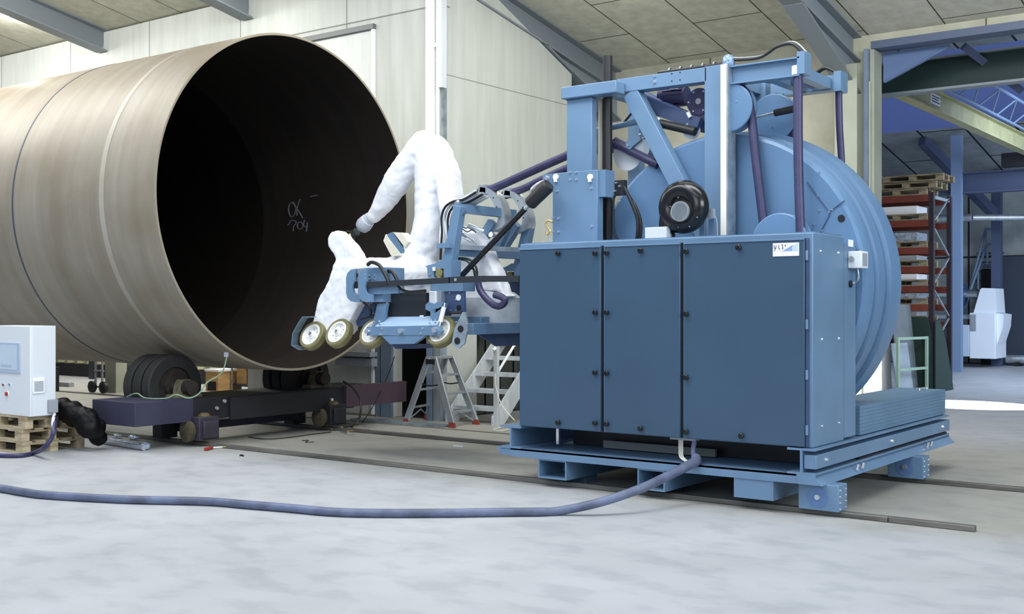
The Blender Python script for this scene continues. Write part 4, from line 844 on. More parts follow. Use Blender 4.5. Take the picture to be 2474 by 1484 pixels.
# brackets with rollers near and far
def bracket(dy, dpx=0):
    pts = [(1030, 647), (1028, 643), (1065, 628), (1092, 626), (1090, 672), (1036, 672), (1034, 650)]
    y = 9.12 + dy; off = Vector((0, dy, 0))
    g = lambda x, y_: P(x, y_, Y=9.12) + off
    b = MB().prism([g(*p) for p in [(1046, 640), (1066, 628), (1090, 627), (1090, 671), (1072, 671), (1072, 648), (1046, 648)]], (0, 0.16, 0)).build('roller_bracket', BLUE, K)
    MB().prism([g(*p) for p in [(1028, 643), (1046, 638), (1048, 671), (1034, 671), (1032, 648)]], (0, 0.06, 0)).build('bracket_cheek', BLUE, b)
    c = g(1060, 660); MB().cyl(c, c + Vector((0, 0.14, 0)), 0.045).build('guide_roller', TREAD, b)
    c = g(1049, 650); MB().box(c.x - 0.015, c.x + 0.015, c.y - 0.01, c.y + 0.02, c.z - 0.02, c.z + 0.02).build('stop_block', WHITE, b)
    bolts([g(1038, 663)], (0, -1, 0), b, 0.014, 0.012, ALUD)
bracket(0); bracket(1.22)
MB().box(P(1182, 700, Y=10.5).x, P(1182, 700, Y=10.5).x + 0.9, 10.5, 10.54, P(1182, 782, Y=10.5).z, P(1182, 672, Y=10.5).z).build('far_side_plate', DARKB, K)
# uprights
def post(dy, tilt=0):
    off = Vector((0, dy, 0)); g = lambda x, y_: P(x, y_, Y=9.2) + off
    MB().prism([g(1068, 630), (g(1092, 630)), g(1112, 499 if not dy else 520), g(1095, 496 if not dy else 518)], (0, 0.10, 0)).build('upright', BLUE, K, bevel=0.004)
post(0)
post(1.25)
a_, b_ = P(1104, 503, Y=9.25), P(1104, 503, Y=9.25) + Vector((0, 0.0000, 0)); b_ = a_ + Vector((0, 0.98, 0)); MB().beam(a_, b_, 0.10, 0.09, side=(1, 0, 0)).build('top_beam', BLUE, K)
MB().beam(b_ + Vector((0.0, 0, 0.0)), b_ + Vector((-0.25, 0.0, -0.45)), 0.08, 0.07).build('back_stay', BLUE, K)
MB().prism([P(1098, 508, Y=9.24), P(1122, 510, Y=9.24), P(1106, 535, Y=9.24)], (0, 0.05, 0)).build('gusset', BLUE, K)
MB().box(P(1040, 690, Y=9.14).x, P(1118, 690, Y=9.14).x, 9.14, 9.34, P(1080, 704, Y=9.14).z, P(1080, 672, Y=9.14).z).build('side_box', BLUE, K)
# cross beams under the cable arches
MB().beam(P(1092, 608, Y=9.3), P(1092, 608, Y=9.3) + Vector((0, 0.0000, 0)) + Vector((0.1, 1.5, 0.0)), 0.10, 0.09, side=(1, 0, 0)).build('cross_member', BLUE, K)
MB().beam(P(1094, 597, Y=9.26), P(1094, 597, Y=9.26) + Vector((0, 0.0000, 0)) + Vector((0.3, 1.3, 0)), 0.06, 0.05, side=(1, 0, 0)).build('tool_rail', ALU, K)
for (yy, dx) in ((9.95, 0), (10.40, 0)):
    sh = Vector((0, yy - 9.95, 0)); g = lambda x, y_: P(x, y_, Y=9.95) + sh
    MB().beam(g(1145, 612), g(1192, 536), 0.09, 0.10).build('arch_strut', BLUE, K, bevel=0.004)
    outer = [(1160, 452), (1178, 455), (1197, 468), (1210, 488), (1218, 515), (1220, 538), (1212, 550), (1190, 560)]
    inner = [(1184, 553), (1200, 540), (1203, 528), (1199, 510), (1190, 488), (1178, 470), (1168, 464), (1158, 464)]
    am = MB().prism([g(*p) for p in outer + inner], (0, 0.13, 0)).build('cable_arch', ALU, K, ang=50)
    bolts([g(1200, 500) + Vector((0, -0.0, 0)), g(1206, 520), g(1192, 478)], (0, -1, 0), am, 0.009, 0.004, BLACK, name='rivet')
    cl = g(1164, 458); MB().box(cl.x - 0.05, cl.x + 0.05, cl.y + 0.0, cl.y + 0.15, cl.z - 0.05, cl.z + 0.05).build('hose_clamp', ALU, K)
    MB().cyl(g(1152, 462) + Vector((0, 0.07, 0)), g(1136, 470) + Vector((0, 0.07, 0)), 0.045, 0.03, seg=16).build('strain_relief', GALV if yy < 10 else BLACK, K)
    MB().cyl(g(1165, 458) + Vector((0, 0.07, 0)), g(1150, 463) + Vector((0, 0.07, 0)), 0.05, seg=16).build('coupling', BLACK, K)
    MB().box(*(lambda c: (c.x - 0.06, c.x + 0.06, c.y - 0.02, c.y + 0.14, c.z - 0.07, c.z + 0.04))(g(1136, 604))).build('cam_follower', CHROME if yy < 10 else ALUD, K, bevel=0.02)
# cable bundle over the upright
for k, m_ in enumerate((BLACK, ALU, BLACK, GREYP, ALU)):
    o_ = Vector((0.018 * k, 0.03 * k, -0.01 * k))
    khose([P(x, y, Y=9.4) + o_ for x, y in ((1150, 465), (1120, 482), (1096, 487), (1076, 500), (1067, 525), (1068, 560), (1066, 590), (1064, 628))], 0.013, 'cable', m_)
MB().cyl(P(1103, 492, Y=9.35), P(1148, 464, Y=9.8), 0.026).build('conduit_tube', GALV, K)
tz = MB(); tz.box(*(lambda c: (c.x - 0.05, c.x + 0.12, 9.15, 9.2, c.z - 0.025, c.z + 0.025))(P(1068, 594, Y=9.18))); tz.build('cable_clamp', BLUE, K)
# damper
GD = 9.3
MB().cyl(P(1114, 668, Y=GD), P(1268, 505, Y=GD), 0.030).build('damper_tube', GLOSSB, K)
MB().cyl(P(1262, 512, Y=GD), P(1284, 490, Y=GD), 0.020).build('damper_rod', ALU, K)
MB().lathe(P(1279, 494, Y=GD), P(1324, 448, Y=GD) - P(1279, 494, Y=GD), [(0, 0), (0, 0.055), (0.015, 0.068), (0.27, 0.075), (0.30, 0.06), (0.30, 0)], seg=32).build('damper_sleeve', BLACK, K)
MB().tube([P(x, y, Y=GD + 0.05) for x, y in ((1282, 468), (1286, 456), (1298, 445), (1312, 438))], 0.014, seg=8, sub=5).build('air_fitting', CHROME, K)
# small tools inside the arch
for (p, q, r, m_, nm) in [((1105, 560), (1128, 571), 0.022, ALU, 'air_cylinder'), ((1118, 562), (1146, 582), 0.012, CHROME, 'piston_rod'), ((1130, 545), (1168, 560), 0.03, ALU, 'valve_body'), ((1146, 556), (1170, 572), 0.014, CHROME, 'fitting'),
                          ((1106, 545), (1128, 552), 0.010, GALV, 'fitting'), ((1120, 575), (1152, 590), 0.008, CHROME, 'piston_rod'), ((1103, 562), (1106, 580), 0.010, BLACK, 'microphone_stem'), ((1186, 566), (1200, 576), 0.03, CHROME, 'coupling'), ((1178, 585), (1192, 596), 0.02, GALV, 'fitting')]:
    MB().cyl(P(*p, Y=9.6), P(*q, Y=9.7), r, seg=14).build(nm, m_, K)
MB().ball(P(1105, 582, Y=9.6), 0.03).build('sensor_head', BLACK, K)
khose([P(x, y, Y=9.5) for x, y in ((1150, 562), (1140, 556), (1128, 560), (1112, 550), (1100, 552))], 0.006, 'thin_hose', BLACK)
khose([P(x, y, Y=9.35) for x, y in ((1092, 642), (1105, 630), (1122, 628), (1138, 640), (1148, 660), (1152, 672))], 0.012, 'green_cable', GREENC)
khose([P(x, y, Y=9.4) for x, y in ((1095, 628), (1112, 624), (1135, 628), (1150, 645), (1153, 670))], 0.012, 'green_cable', GREENC)
khose([P(x, y, Y=9.38) for x, y in ((1092, 636), (1110, 626), (1130, 632), (1143, 650), (1148, 672))], 0.009, 'green_cable', BLACK)
# end beam and lower skirt
ea = P(1131, 795, Y=9.15)
MB().beam((ea.x + 0.02, 9.15, ea.z), (ea.x + 0.02, 11.2, ea.z), 0.1, 0.115, side=(1, 0, 0)).build('end_beam', BLUE, K, bevel=0.005)
MB().prism([(ea.x, 9.3, ea.z - 0.06), (ea.x, 11.1, ea.z - 0.06), (ea.x, 10.9, ea.z - 0.19), (ea.x, 9.6, ea.z - 0.19)], (0.02, 0, 0)).build('end_skirt', DARKB, K)
MB().box(ea.x - 0.1, ea.x + 0.1, 10.95, 11.1, ea.z, 2.05).build('far_upright', DARKB, K)
MB().box(ea.x - 0.1, ea.x + 0.0, 9.62, 9.66, ea.z + 0.05, ea.z + 0.06).build('shim', GALV, K)
# purple umbilical loop and wrapped motor under the drape
khose([P(x, y, Y=9.35) for x, y in ((1155, 682), (1160, 700), (1172, 718), (1190, 735), (1205, 740), (1216, 735), (1220, 726), (1212, 718), (1195, 712))], 0.036, 'umbilical_loop', HOSE)
mcv = MB(); c = P(1170, 760, Y=9.9); mcv.lathe((c.x, 9.95, 1.50), (0, 0, 1), [(0, 0), (0, 0.40), (0.30, 0.38), (0.36, 0.30), (0.42, 0.0)], seg=32); mcv.build('grey_drum_cover', mat('grey_fabric', (190, 198, 206), 0.7, var=0.12, scale=(6, 6, 6)), K)

# ------------------------------------------------------------------ cloth helpers
tex = bpy.data.textures.new('wrinkle', 'CLOUDS'); tex.noise_scale = 0.13; tex.noise_depth = 1; tex.noise_type = 'HARD_NOISE'
tex2 = bpy.data.textures.new('fold', 'CLOUDS'); tex2.noise_scale = 0.5; tex2.noise_depth = 2
def cloth_mods(o, vox=0.022, s1=0.022, s2=0.05, sm=6):
    r = o.modifiers.new('remesh', 'REMESH'); r.mode = 'VOXEL'; r.voxel_size = vox; r.use_smooth_shade = True
    s = o.modifiers.new('smooth', 'SMOOTH'); s.iterations = sm; s.factor = 0.6
    for t_, st in ((tex2, s2), (tex, s1)):
        d = o.modifiers.new('wrinkle', 'DISPLACE'); d.texture = t_; d.strength = st; d.mid_level = 0.5; d.texture_coords = 'LOCAL'
def chain(mb, pts, y=10.2):
    # pts: (px, py, radius across the arm, radius in depth, [y])
    C_ = []
    for p in pts:
        yy = p[4] if len(p) > 4 else y
        C_.append((P(p[0], p[1], Y=yy), p[2], p[3]))
    for (a, ra, da), (b, rb, db) in zip(C_, C_[1:]):
        d = (b - a).normalized(); side = d.cross(Vector((0, 1, 0))).normalized(); dep = side.cross(d).normalized(); seg = 20; A = []; B = []
        for i in range(seg):
            t = 2 * math.pi * i / seg
            A.append(mb.b.verts.new(a + side * math.cos(t) * ra + dep * math.sin(t) * da)); B.append(mb.b.verts.new(b + side * math.cos(t) * rb + dep * math.sin(t) * db))
        for i in range(seg): mb.b.faces.new((A[i], A[(i + 1) % seg], B[(i + 1) % seg], B[i]))
        mb.b.faces.new(A[::-1]); mb.b.faces.new(B)
        mb.ball(a, 1, (ra, da, ra)); mb.ball(b, 1, (rb, db, rb))
    return mb
# ------------------------------------------------------------------ ROBOT ARM in its white cover
R_ = thing('covered_robot', 'industrial robot arm wrapped in a white cloth cover on the carriage', 'robot', (-8.9, 10.2, 1.7))
S = 0.0048  # metres per photo pixel at the robot
rb = MB()
chain(rb, [(1014, 690, 0.27, 0.34), (1014, 630, 0.24, 0.32), (1034, 580, 0.175, 0.25), (1040, 520, 0.175, 0.23), (1044, 470, 0.195, 0.23), (1052, 430, 0.245, 0.24), (1050, 385, 0.235, 0.23), (1042, 350, 0.13, 0.19)])
chain(rb, [(1024, 341, 0.12, 0.18), (992, 388, 0.15, 0.17), (958, 440, 0.175, 0.17), (932, 482, 0.14, 0.14), (903, 524, 0.088, 0.10)], 10.1)
chain(rb, [(1055, 352, 0.12, 0.16), (1080, 420, 0.12, 0.22), (1088, 470, 0.10, 0.2), (1092, 520, 0.10, 0.18), (1086, 590, 0.10, 0.18)], 10.2)
chain(rb, [(905, 645, 0.11, 0.20), (960, 655, 0.17, 0.24), (1010, 660, 0.24, 0.30)], 10.1)
ro = rb.build('cloth_cover', CLOTH, R_, origin=None); cloth_mods(ro, 0.018, 0.016, 0.05, 4)
# wrist
wr = MB(); w0, w1 = P(893, 528, Y=10.1), P(868, 556, Y=10.1)
wr.lathe(w0, w1 - w0, [(-0.02, 0), (-0.02, 0.072), (0.03, 0.082), (0.06, 0.092), (0.12, 0.098), (0.17, 0.085), (0.20, 0.05), (0.20, 0)], seg=32).build('wrist_boot', mat('grey_boot', (172, 178, 188), 0.6), R_, ang=50)
MB().cyl(w0 + (w1 - w0) * 0.14, w0 + (w1 - w0) * 0.2, 0.086, seg=24).build('boot_strap', LABEL, R_)
g0_ = P(856, 566, Y=10.1)
MB().cyl(P(862, 560, Y=10.1), P(852, 568, Y=10.1), 0.05, 0.042, seg=16).build('tool_flange', mat('dark_flange', (58, 66, 72), 0.4, 0.4), R_)
tl = MB(); 
for (p, q, r) in [((858, 562), (838, 560), 0.018), ((852, 568), (848, 582), 0.020), ((856, 570), (854, 590), 0.012), ((840, 560), (835, 566), 0.010)]: tl.cyl(P(*p, Y=10.1), P(*q, Y=10.08), r, seg=12)
tl.build('gripper', BLACK, R_)
MB().cyl(P(845, 565, Y=10.06), P(848, 575, Y=10.06), 0.012, seg=10).build('brass_nozzle', BRASS, R_)
# ------------------------------------------------------------------ front cover
F_ = thing('tool_cover', 'white cloth cover draped over the front of the carriage beside the wheels', 'cover', (-9.9, 9.5, 1.4))
fcv = MB()
def quadloft(mb, A, B): return mb.prism(A, B)
up = [(790, 570), (797, 558), (827, 554), (862, 592), (892, 632), (905, 645), (900, 700), (868, 720), (812, 700), (800, 640), (809, 628), (790, 594)]
mb1 = MB(); mb1.prism([P(x, y, Y=9.22) for x, y in [(800, 640), (809, 628), (791, 596), (791, 572), (798, 560), (812, 556), (848, 594), (872, 634), (872, 720), (800, 720)]], (0, 0.16, 0))
mb1.prism([P(x, y, Y=9.16) for x, y in [(804, 636), (884, 636), (884, 720), (866, 735), (848, 770), (826, 812), (800, 812), (742, 811), (750, 785), (767, 716), (786, 690)]], (0, 0.22, 0))
fo = mb1.build('cloth', CLOTH, F_); cloth_mods(fo, 0.018, 0.018, 0.03, 4)
op = pprism([(947, 561), (976, 605), (976, 620), (968, 620), (930, 580), (930, 568)], 9.9, 0.02, 'channel_back', BLUE, R_)
MB().prism([P(950, 561, Y=9.9), P(978, 598, Y=9.9), P(986, 585, Y=9.9), P(970, 562, Y=9.9)], (0, 0.12, 0)).build('channel_flange', mat('cream_panel', (226, 220, 204), 0.5), R_)
MB().prism([P(926, 582, Y=9.88), P(932, 566, Y=9.88), P(936, 574, Y=9.88), P(970, 618, Y=9.88), P(946, 620, Y=9.88)], (0, 0.015, 0)).build('channel_flange', bpy.data.materials['cream_panel'], R_)
# ------------------------------------------------------------------ rear drape
D_ = MB(); D_.prism([P(x, y, Y=9.75) for x, y in [(1098, 546), (1150, 560), (1172, 600), (1188, 640), (1205, 680), (1225, 722), (1195, 706), (1160, 704), (1125, 728), (1118, 690), (1096, 640)]], (0, 0.22, 0))
D_ = D_.build('cloth_drape', CLOTH, K); cloth_mods(D_, 0.028, 0.03, 0.07, 4)

# ================================================================== SUPPLY HOSES between machine and carriage
h = MB().tube([P(1168, 462, Y=10.02), P(1200, 452, Y=10.02), P(1280, 416, Y=10.0), P(1365, 378, Y=9.95), P(1430, 352, Y=9.95), P(1490, 350, Y=9.97), P(1530, 368, Y=9.97), P(1572, 388, Y=9.90), P(1590, 398, Y=9.90)], 0.046, seg=16, sub=8).build('supply_hose', HOSE, origin=tuple(P(1168, 462, Y=10.02)))
tag(h, 'upper of two thick purple hoses leading from carriage to drum', 'hose', 'thick purple supply hoses')
h = MB().tube([P(1222, 468, Y=10.47), P(1260, 458, Y=10.47), P(1310, 434, Y=10.47), P(1380, 402, Y=10.47), P(1480, 360, Y=10.47), P(1560, 340, Y=10.47)], 0.044, seg=16, sub=8).build('supply_hose', HOSE, origin=tuple(P(1222, 468, Y=10.47)))
tag(h, 'lower of two thick purple hoses, ending at the second steel arch', 'hose', 'thick purple supply hoses')

# floor hose
pts = [P(x, y, Z=0.036) for x, y in ((-900, 1110), (-450, 1140), (-120, 1168), (0, 1180), (60, 1190), (120, 1197), (300, 1207), (500, 1212), (600, 1220), (700, 1228), (800, 1237), (900, 1240), (1050, 1240), (1200, 1238), (1300, 1237), (1350, 1235))]
pts += [P(1450, 1214, Y=7.95), P(1550, 1180, Y=8.25), P(1620, 1147, Y=8.6), P(1668, 1122, Y=8.82), P(1683, 1113, Y=8.9), P(1675, 1095, Y=8.98), P(1678, 1066, Y=8.99)]
h = MB().tube(pts, lambda u: 0.036 + 0.010 * max(0, (u - 0.7) / 0.3) if u < 0.93 else 0.022, seg=14, sub=10).build('floor_hose', BLUEHOSE, origin=tuple(P(700, 1228, Z=0)))
tag(h, 'long blue wrapped cable hose lying across the floor to the machine', 'hose')

# ================================================================== LEFT: cabinet on pallets
pc = P(52, 1098, Z=0)
def pallet(name_label, x1, y0, z, lx=1.2, ly=0.8, m=WOOD, group='stacked wooden pallets under the grey cabinet'):
    t = thing('wooden_pallet', name_label, 'pallet', (x1 - lx / 2, y0 + ly / 2, z), group)
    for i in range(3):
        yy = y0 + [0, (ly - 0.1) / 2, ly - 0.1][i]; MB().box(x1 - lx, x1, yy, yy + 0.1, z, z + 0.022).build('bottom_board', m, t)
        for j in range(3):
            xx = x1 - lx + [0, (lx - 0.145) / 2, lx - 0.145][j]; MB().box(xx, xx + 0.145, yy, yy + 0.1, z + 0.022, z + 0.1).build('block', m, t)
    for j in range(3):
        xx = x1 - lx + [0, (lx - 0.145) / 2, lx - 0.145][j]; MB().box(xx, xx + 0.145, y0, y0 + ly, z + 0.1, z + 0.122).build('stringer_board', m, t)
    for i in range(5):
        yy = y0 + i * (ly - 0.12) / 4; MB().box(x1 - lx, x1, yy, yy + 0.12, z + 0.122, z + 0.143).build('deck_board', m, t)
    return t
pallet('bottom wooden pallet in the stack under grey cabinet', pc.x + 0.02, pc.y, 0.0)
pallet('middle wooden pallet in the stack under grey cabinet', pc.x - 0.0, pc.y + 0.0, 0.144, ly=0.78)
pallet('topmost wooden pallet directly beneath the grey cabinet', pc.x + 0.04, pc.y + 0.02, 0.288, ly=0.6)
G = thing('control_cabinet', 'light grey electrical cabinet with touch screen on wooden pallets', 'cabinet', (pc.x - 0.3, pc.y + 0.2, 0.432))
ca = P(73, 1008, Y=pc.y + 0.04); gx1 = ca.x; gy0 = pc.y + 0.04; gz1 = P(73, 788, Y=gy0).z; gz0 = 0.434
gy1 = P(135, 800, X=gx1).y
bd = MB().box(gx1 - 0.8, gx1, gy0 + 0.02, gy1, gz0, gz1).build('body', CABS, G, bevel=0.006)
dd = MB().box(gx1 - 0.8, gx1 - 0.002, gy0, gy0 + 0.02, gz0, gz1 - 0.003).build('door', CABG, G, bevel=0.004)
s0, s1 = P(-25, 826, Y=gy0), P(50, 903, Y=gy0); MB().box(s0.x, s1.x, gy0 - 0.012, gy0, s1.z, s0.z).build('screen_frame', SCRF, G, bevel=0.004)
s0, s1 = P(-10, 833, Y=gy0), P(42, 894, Y=gy0); so = MB().box(s0.x, s1.x, gy0 - 0.014, gy0 - 0.012, s1.z, s0.z).build('screen', SCR, G)
s0, s1 = P(5, 880, Y=gy0), P(31, 887, Y=gy0); MB().box(s0.x, s1.x, gy0 - 0.0155, gy0 - 0.014, s1.z, s0.z).build('screen_bar', SCRF, so)
for (x, y, r, m_, nm) in ((10, 930, 0.012, mat('lamp_red', (120, 50, 50), 0.3), 'indicator'), (25, 929, 0.012, mat('lamp_teal', (90, 150, 180), 0.3), 'indicator'), (18, 952, 0.024, REDP, 'emergency_stop')):
    c = P(x, y, Y=gy0); MB().cyl(c, c + Vector((0, -0.022, 0)), r, seg=20).build(nm, m_, G); MB().cyl(c, c + Vector((0, -0.006, 0)), r * 1.4, seg=20).build('bezel', LABEL, G)
v0, v1 = P(78, 914, X=gx1), P(107, 950, X=gx1); MB().box(gx1, gx1 + 0.016, v0.y, v1.y, v1.z, v0.z).build('vent_cover', LABEL, G, bevel=0.006)
v0, v1 = P(81, 921, X=gx1), P(103, 945, X=gx1); vg = MB()
for i in range(14): zz = v1.z + (v0.z - v1.z) * i / 14; vg.box(gx1 + 0.016, gx1 + 0.019, v0.y, v1.y, zz, zz + (v0.z - v1.z) / 28)
vg.build('vent_grille', GREYP, G)
v0, v1 = P(114, 966, X=gx1), P(134, 996, X=gx1); MB().box(gx1, gx1 + 0.06, v0.y, v1.y, v1.z, v0.z).build('connector', GREYP, G, bevel=0.004)
MB().cyl((gx1 + 0.03, (v0.y + v1.y) / 2 + 0.02, v1.z), (gx1 + 0.03, (v0.y + v1.y) / 2 + 0.02, v1.z - 0.04), 0.018, seg=14).build('cable_gland', CREAM, G)
cy = (v0.y + v1.y) / 2 + 0.02
hx = MB().tube([(gx1 + 0.03, cy, v1.z - 0.03), (gx1 + 0.05, cy, v1.z - 0.12), P(131, 1035, Y=pc.y - 0.02), P(124, 1060, Y=pc.y - 0.08), P(105, 1083, Y=pc.y - 0.12), P(82, 1095, Z=0.032), P(50, 1101, Z=0.026), P(0, 1101, Z=0.026), P(-80, 1099, Z=0.026), P(-400, 1085, Z=0.026)], 0.026, seg=12, sub=8).build('power_cable', HOSE, origin=tuple(P(60, 1100, Z=0)))
tag(hx, 'purple power cable hanging from grey cabinet onto the floor', 'cable')
MB().tube([(gx1 + 0.028, cy, v1.z - 0.02), (gx1 + 0.045, cy - 0.03, v1.z - 0.12), (gx1 + 0.075, cy - 0.03, v1.z - 0.2)], 0.019, seg=10, sub=6).build('cable_wrap', LABEL, G)
# black bag
bg_ = MB()
for (x, y, r, yy) in ((150, 990, 0.14, 0.5), (175, 1000, 0.16, 0.55), (205, 1012, 0.15, 0.6), (228, 1035, 0.12, 0.7), (212, 1035, 0.12, 0.6), (237, 1058, 0.10, 0.8)):
    bg_.ball(P(x, y, Y=pc.y + yy), r, (1.25, 1, 1))
o = bg_.build('plastic_bag', BAG, origin=tuple(P(190, 1040, Y=pc.y + 0.6))); cloth_mods(o, 0.02, 0.03, 0.08, 4); tag(o, 'black plastic bag slumped over pallets beside grey cabinet', 'bag')
# wrapped bars
def bars(p, q, r, label, m):
    a, b = P(*p, Z=r + 0.002), P(*q, Z=r + 0.002)
    o = MB().tube([a, a.lerp(b, 0.5), b], r, seg=12, sub=6).build('wrapped_bar', m, origin=tuple((a + b) / 2)); tag(o, label, 'bar', 'wrapped bars on the floor'); return o
bars((243, 1066), (348, 1083), 0.03, 'grey wrapped bar on floor nearest the camera', GREYP); bars((250, 1058), (352, 1078), 0.022, 'silver film wrapped bar lying behind the grey one', FOIL)
f_ = MB(); c = P(352, 1077, Z=0.05); f_.ball(c, 0.055, (1.5, 1, 0.9)); o = f_.build('plastic_film', FOIL, origin=(c.x, c.y, 0)); cloth_mods(o, 0.01, 0.03, 0.03, 1); tag(o, 'crumpled clear plastic film at the end of the bars', 'film')
f_ = MB(); c = P(322, 1056, Z=0.04); f_.ball(c, 0.055, (2.2, 1, 0.6)); f_.ball(P(285, 1052, Z=0.04), 0.05, (2.2, 1, 0.6)); o = f_.build('plastic_film', FOIL, origin=(c.x, c.y, 0)); cloth_mods(o, 0.012, 0.04, 0.05, 1); tag(o, 'glinting heap of plastic film under the purple roller box', 'film')
# torches and rods with red handles
def torch(p, q, e, label):
    a, b, c = P(*p, Z=0.02), P(*q, Z=0.02), P(*e, Z=0.02); t = thing('welding_torch', label, 'tool', (b.x, b.y, 0), 'tools with red handles on the floor')
    MB().cyl(a, b, 0.020, 0.016, seg=14).build('red_handle', REDO, t); MB().cyl(b, b.lerp(c, 0.4), 0.012, seg=10).build('fitting', CHROME, t); MB().cyl(b.lerp(c, 0.4), c, 0.006, seg=8).build('tube', BRASS, t)
torch((496, 1086), (513, 1082), (573, 1078), 'red handled cutting torch at the end of near rail'); torch((892, 1041), (878, 1040), (838, 1042), 'red handled rod lying at the end of far rail')
def cable(name, pts, r, m, label, cat='cable', seg=8, grp=None):
    o = MB().tube(pts, r, seg=seg, sub=8).build(name, m, origin=tuple(pts[0])); tag(o, label, cat, grp)
cable('earth_cable', [P(305, 960, Y=8.6), P(330, 951, Y=8.6), P(352, 962, Y=8.6), P(400, 963, Y=8.55), P(425, 954, Y=8.55), P(455, 962, Y=8.5), P(480, 952, Y=8.5), P(500, 925, Y=8.5), P(528, 908, Y=8.5), P(540, 893, Y=8.45), P(549, 858, Y=8.4)], 0.008, CABLEG, 'thin pale green cable draped over roller stand up to the pipe')
MB().box(*(lambda c: (c.x - 0.03, c.x + 0.01, c.y - 0.015, c.y + 0.015, c.z - 0.03, c.z + 0.02))(P(548, 856, Y=8.4))).build('clamp', ALU, bpy.data.objects['earth_cable'])
cable('black_cable', [P(830, 922, Y=11.3), P(850, 935, Y=11.0), P(868, 960, Y=10.7), P(872, 990, Y=10.6), P(866, 1015, Y=10.5), P(850, 1030, Z=0.015), P(822, 1034, Z=0.015), P(802, 1034, Z=0.015)], 0.014, BLACK, 'thick black cable curving from roller stand down to the floor')
cable('black_cable', [P(953, 862, Y=12.9), P(940, 900, Y=12.6), P(915, 955, Y=12.1), P(895, 992, Y=11.7), P(875, 1020, Z=0.01), P(862, 1027, Z=0.01)], 0.007, BLACK, 'thin black cord hanging across the doorway to the floor')
cable('floor_cable', [P(x, y, Z=0.01) for x, y in ((600, 1056), (640, 1061), (690, 1058), (750, 1050), (800, 1044))], 0.006, BLACK, 'thin dark cable lying on floor below the roller stand')
cable('wire_scrap', [P(x, y, Z=0.006) for x, y in ((730, 1065), (745, 1064), (738, 1069), (758, 1068))], 0.005, BLACK, 'small bent wire scrap on floor between the rails', 'scrap')
cable('debris', [P(x, y, Z=0.008) for x, y in ((580, 1101), (584, 1100), (588, 1102))], 0.010, BLACK, 'tiny dark lump on floor left of near rail end', 'scrap')
cable('debris', [P(x, y, Z=0.008) for x, y in ((1095, 1078), (1108, 1079), (1120, 1080))], 0.010, WHITE, 'small white crumpled scrap on floor between rails', 'scrap')
cable('hook_tool', [P(x, y, Z=0.02) for x, y in ((802, 1037), (815, 1034), (828, 1033))], 0.012, BRASS, 'short brass ended tool beside the right bogie', 'tool')
cable('steel_clamp', [P(x, y, Z=0.02) for x, y in ((823, 1042), (832, 1044), (840, 1047))], 0.015, CHROME, 'small chrome clamp resting at the far rail end', 'tool')
cable('floor_hose_loop', [P(x, y, Z=0.012) for x, y in ((1245, 1036), (1220, 1032), (1200, 1036), (1192, 1040), (1215, 1041), (1228, 1038))], 0.008, CABLEW, 'loop of pale cable on floor below the aluminium stairs')

# ================================================================== STEP LADDER
fA, fB, fC, fD = P(982, 1024, Z=0), P(1092, 1034, Z=0), P(1150, 1026, Z=0), P(1032, 1014, Z=0)
L = thing('step_ladder', 'aluminium step ladder with red feet standing below the carriage', 'ladder', tuple((fA + fB + fC + fD) / 4))
tN = (fA + fB) / 2; tF = (fC + fD) / 2; zt_ = P(1040, 866, Y=tN.y).z
dirL = (fB - fA).normalized(); 
def rung(a, b, w, name='step', hgt=0.03): return MB().beam(a, b, w, hgt, side=tuple(dirL)).build(name, ALUD, L)
tops = {}
for nm, f, t_, s_ in (('A', fA, tN, -1), ('B', fB, tN, 1), ('C', fC, tF, 1), ('D', fD, tF, -1)):
    top_ = Vector((t_.x, t_.y, 0)).lerp(tN.lerp(tF, 0.5), 0.22) + dirL * 0.055 * s_; top_.z = zt_; tops[nm] = top_
    r_ = MB().beam(Vector((f.x, f.y, 0.04)), top_, 0.10, 0.03, side=tuple(dirL)).build('rail', ALU, L, bevel=0.003)
    MB().prism([Vector((f.x, f.y, 0)) + dirL * a + Vector((0, 0, c)) + (tN - tF).normalized() * 0.02 for a, c in ((-0.06, 0), (0.06, 0), (0.042, 0.075), (-0.042, 0.075))], (tF - tN).normalized() * 0.05).build('rubber_foot', mat('brick_red_rubber', (138, 58, 48), 0.6), L)
    if nm == 'A':
        e0_, e1_ = Vector((f.x, f.y, 0.04)), top_; nn = (tN - tF).normalized() * 0.0135
        MB().beam(e0_.lerp(e1_, 0.66) + nn, e0_.lerp(e1_, 0.93) + nn, 0.045, 0.002, side=tuple(dirL)).build('lettered_sticker', LABEL, r_)
        MB().beam(e0_.lerp(e1_, 0.15) + nn, e0_.lerp(e1_, 0.38) + nn, 0.035, 0.002, side=tuple(dirL)).build('yellow_sticker', YTXT, r_)
        MB().beam(e0_.lerp(e1_, 0.02) + nn, e0_.lerp(e1_, 0.10) + nn, 0.045, 0.002, side=tuple(dirL)).build('white_sticker', LABEL, r_)
        for k in range(9):
            q_ = e0_.lerp(e1_, 0.675 + k * 0.029) + nn * 1.12; MB().beam(q_ - dirL * 0.010, q_ + dirL * 0.012, 0.010, 0.002, side=tuple((e1_ - e0_).normalized())).build('lettering', GREYP, r_)
    if nm == 'B':
        e0_, e1_ = Vector((f.x, f.y, 0.04)), top_; nn = (tN - tF).normalized() * 0.0135
        MB().beam(e0_.lerp(e1_, 0.70) + nn, e0_.lerp(e1_, 0.76) + nn, 0.03, 0.002, side=tuple(dirL)).build('red_sticker', REDO, r_)
